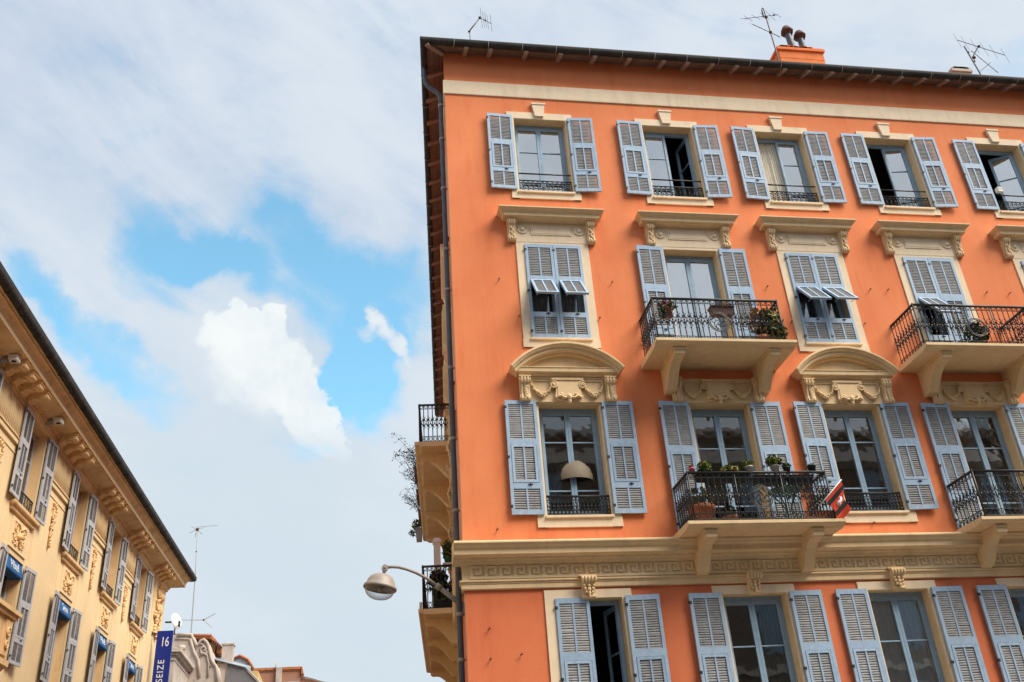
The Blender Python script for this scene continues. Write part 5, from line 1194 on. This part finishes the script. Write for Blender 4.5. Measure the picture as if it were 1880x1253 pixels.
# things on the side balconies
def sp(s, o, z): return Vector((SDIR.x * s + SN.x * o, SDIR.y * s + SN.y * o, z))
SA = SIDE.to_euler().z
def twiggy(label, s_, w, h, n, seed):
    t = thing('potted_plant', label, 'potted plant', sp(s_, .93, 10.28), SA, 'bushes on the upper side balcony'); rnd = random.Random(seed)
    mb = MB(); mb.hexa([(-w, -.08, 0), (w, -.08, 0), (w, .08, 0), (-w, .08, 0), (-w, -.1, .18), (w, -.1, .18), (w, .1, .18), (-w, .1, .18)]); mk('trough', mb.mesh('trough', TROUGH), t)
    st, lf = MB(), MB()
    for i in range(n):
        x0 = rnd.uniform(-w, w) * .8; d = Vector((rnd.uniform(-.5, .5), rnd.uniform(-.32, .15), 1)); L = h * rnd.uniform(.5, 1.15); p = Vector((x0, 0, .15)); pts = [p.copy()]
        for k in range(6):
            p = p + d.normalized() * L / 6; d += Vector((rnd.uniform(-.25, .25), rnd.uniform(-.28, .15), rnd.uniform(-.28, .1))); pts.append(p.copy())
        st.tube(pts, [.007 - .0008 * k for k in range(7)], 4)
        for q in pts[2:]:
            for _ in range(rnd.randint(3, 7)):
                e = q + Vector((rnd.gauss(0, .07), rnd.gauss(0, .07), rnd.gauss(0, .06))); st.tube([q, e], .0028, 3)
                c = e; a = Vector((rnd.gauss(0, 1), rnd.gauss(0, 1), rnd.gauss(0, 1))).normalized(); b = a.orthogonal().normalized(); z_ = rnd.uniform(.018, .034)
                lf.add([c, c + a * z_ + b * z_ * .45, c + a * z_ * 2, c + a * z_ - b * z_ * .45], [(0, 1, 2, 3)], rnd.choice((0, 0, 1, 2)))
    mk('stems', st.mesh('stems', STEM), t); mk('foliage', lf.mesh('foliage', [LEAFD, LEAFG, TROUGH]), t)
twiggy('wispy dark twiggy bush in rail trough nearest the upper side balcony end', 6.6, .35, 1.05, 9, 1)
twiggy('tallest loose twiggy bush leaning out from the middle of the upper side balcony', 8.3, .42, 1.2, 12, 2)
twiggy('thin wispy bush farther along the upper side balcony rail', 9.9, .35, .95, 8, 3)
t = plant('potted_plant', 'green trailing plant in pale box at upper side balcony far end', sp(10.95, 1.04, 10.02), 0, .1, GREYM, [((0, -.05, .45), (.25, .16, .16), 160, .055, [LEAFG, LEAFY]), ((-.2, -.22, .30), (.12, .1, .12), 40, .05, [LEAFG])], trough=(.5, .2, .3)); t.rotation_euler.z = SA
t = plant('potted_plant', 'purple-leaved plant hanging behind the near rail of the lower side balcony', sp(5.2, .48, 6.58), .14, .5, DPLAS, [((0, 0, .72), (.24, .22, .2), 260, .06, [LEAFD, LEAFD, TROUGH]), ((.15, 0, .5), (.2, .2, .15), 120, .06, [LEAFG, LEAFD])]); t.rotation_euler.z = SA
t = plant('potted_plant', 'green bushy plant with red flowers low on the lower side balcony', sp(5.3, .22, 6.58), .12, .16, TERRA, [((0, 0, .42), (.14, .2, .22), 160, .055, [LEAFG, LEAFG, LEAFD, FLOW])]); t.rotation_euler.z = SA
t = plant('planter_trough', 'dark planter trough on the floor of the lower side balcony', sp(5.0, .34, 6.58), 0, .1, DPLAS, [((0, 0, .24), (.2, .08, .06), 50, .05, DK)], trough=(.12, .42, .2), cat='planter'); t.rotation_euler.z = SA
t = thing('white_pillar', 'white painted pillar with moulded cap standing on the lower side balcony', 'pillar', sp(7.0, .50, 6.575), SA); mb = MB(); mb.box(-.085, .085, -.085, .085, 0, 2.1); mb.box(-.11, .11, -.11, .11, 2.1, 2.16); mb.hexa([(-.11, -.11, 2.16), (.11, -.11, 2.16), (.11, .11, 2.16), (-.11, .11, 2.16), (-.05, -.05, 2.24), (.05, -.05, 2.24), (.05, .05, 2.24), (-.05, .05, 2.24)]); mb.box(-.14, .14, -.14, .14, 0, 1.35); mk('post', mb.mesh('post', WHITE), t)
t = thing('plant_stand', 'narrow white plant stand behind the lower side balcony rail', 'stand', sp(7.15, .24, 6.575), SA); mb = MB(); mb.box(-.13, .13, -.13, .13, 1.57, 1.62); mb.box(-.13, .13, -.13, .13, .1, .14)
mk('shelf', mb.mesh('shelf', WHITE), t)
for sx_ in (-1, 1):
    for sy_ in (-1, 1): mb = MB(); mb.box(sx_ * .11 - .015, sx_ * .11 + .015, sy_ * .11 - .015, sy_ * .11 + .015, 0, 1.57); mk('leg', mb.mesh('leg', WHITE), t)
t = plant('potted_plant', 'bright green plant in a teal pot on the narrow white plant stand', sp(7.15, .24, 8.196), .10, .15, GREENP, [((0, 0, .36), (.11, .13, .24), 170, .055, [LEAFG, LEAFY, GREENP])]); t.rotation_euler.z = SA
t = thing('paint_tin', 'small pale tin standing outside the lower side balcony rail', 'tin', sp(4.90, .875, 6.574)); mb = MB(); mb.lathe([(0, 0), (.032, 0), (.032, .13), (.036, .135), (.036, .145), (.0, .14)], n=14); mk('can', mb.mesh('can', WHITE), t); mb = MB(); mb.tube([(.034 * math.cos(k * .5), 0, .12 + .05 * math.sin(k * .5)) for k in range(7)], .003, 4); mk('handle', mb.mesh('handle', RUST), t)
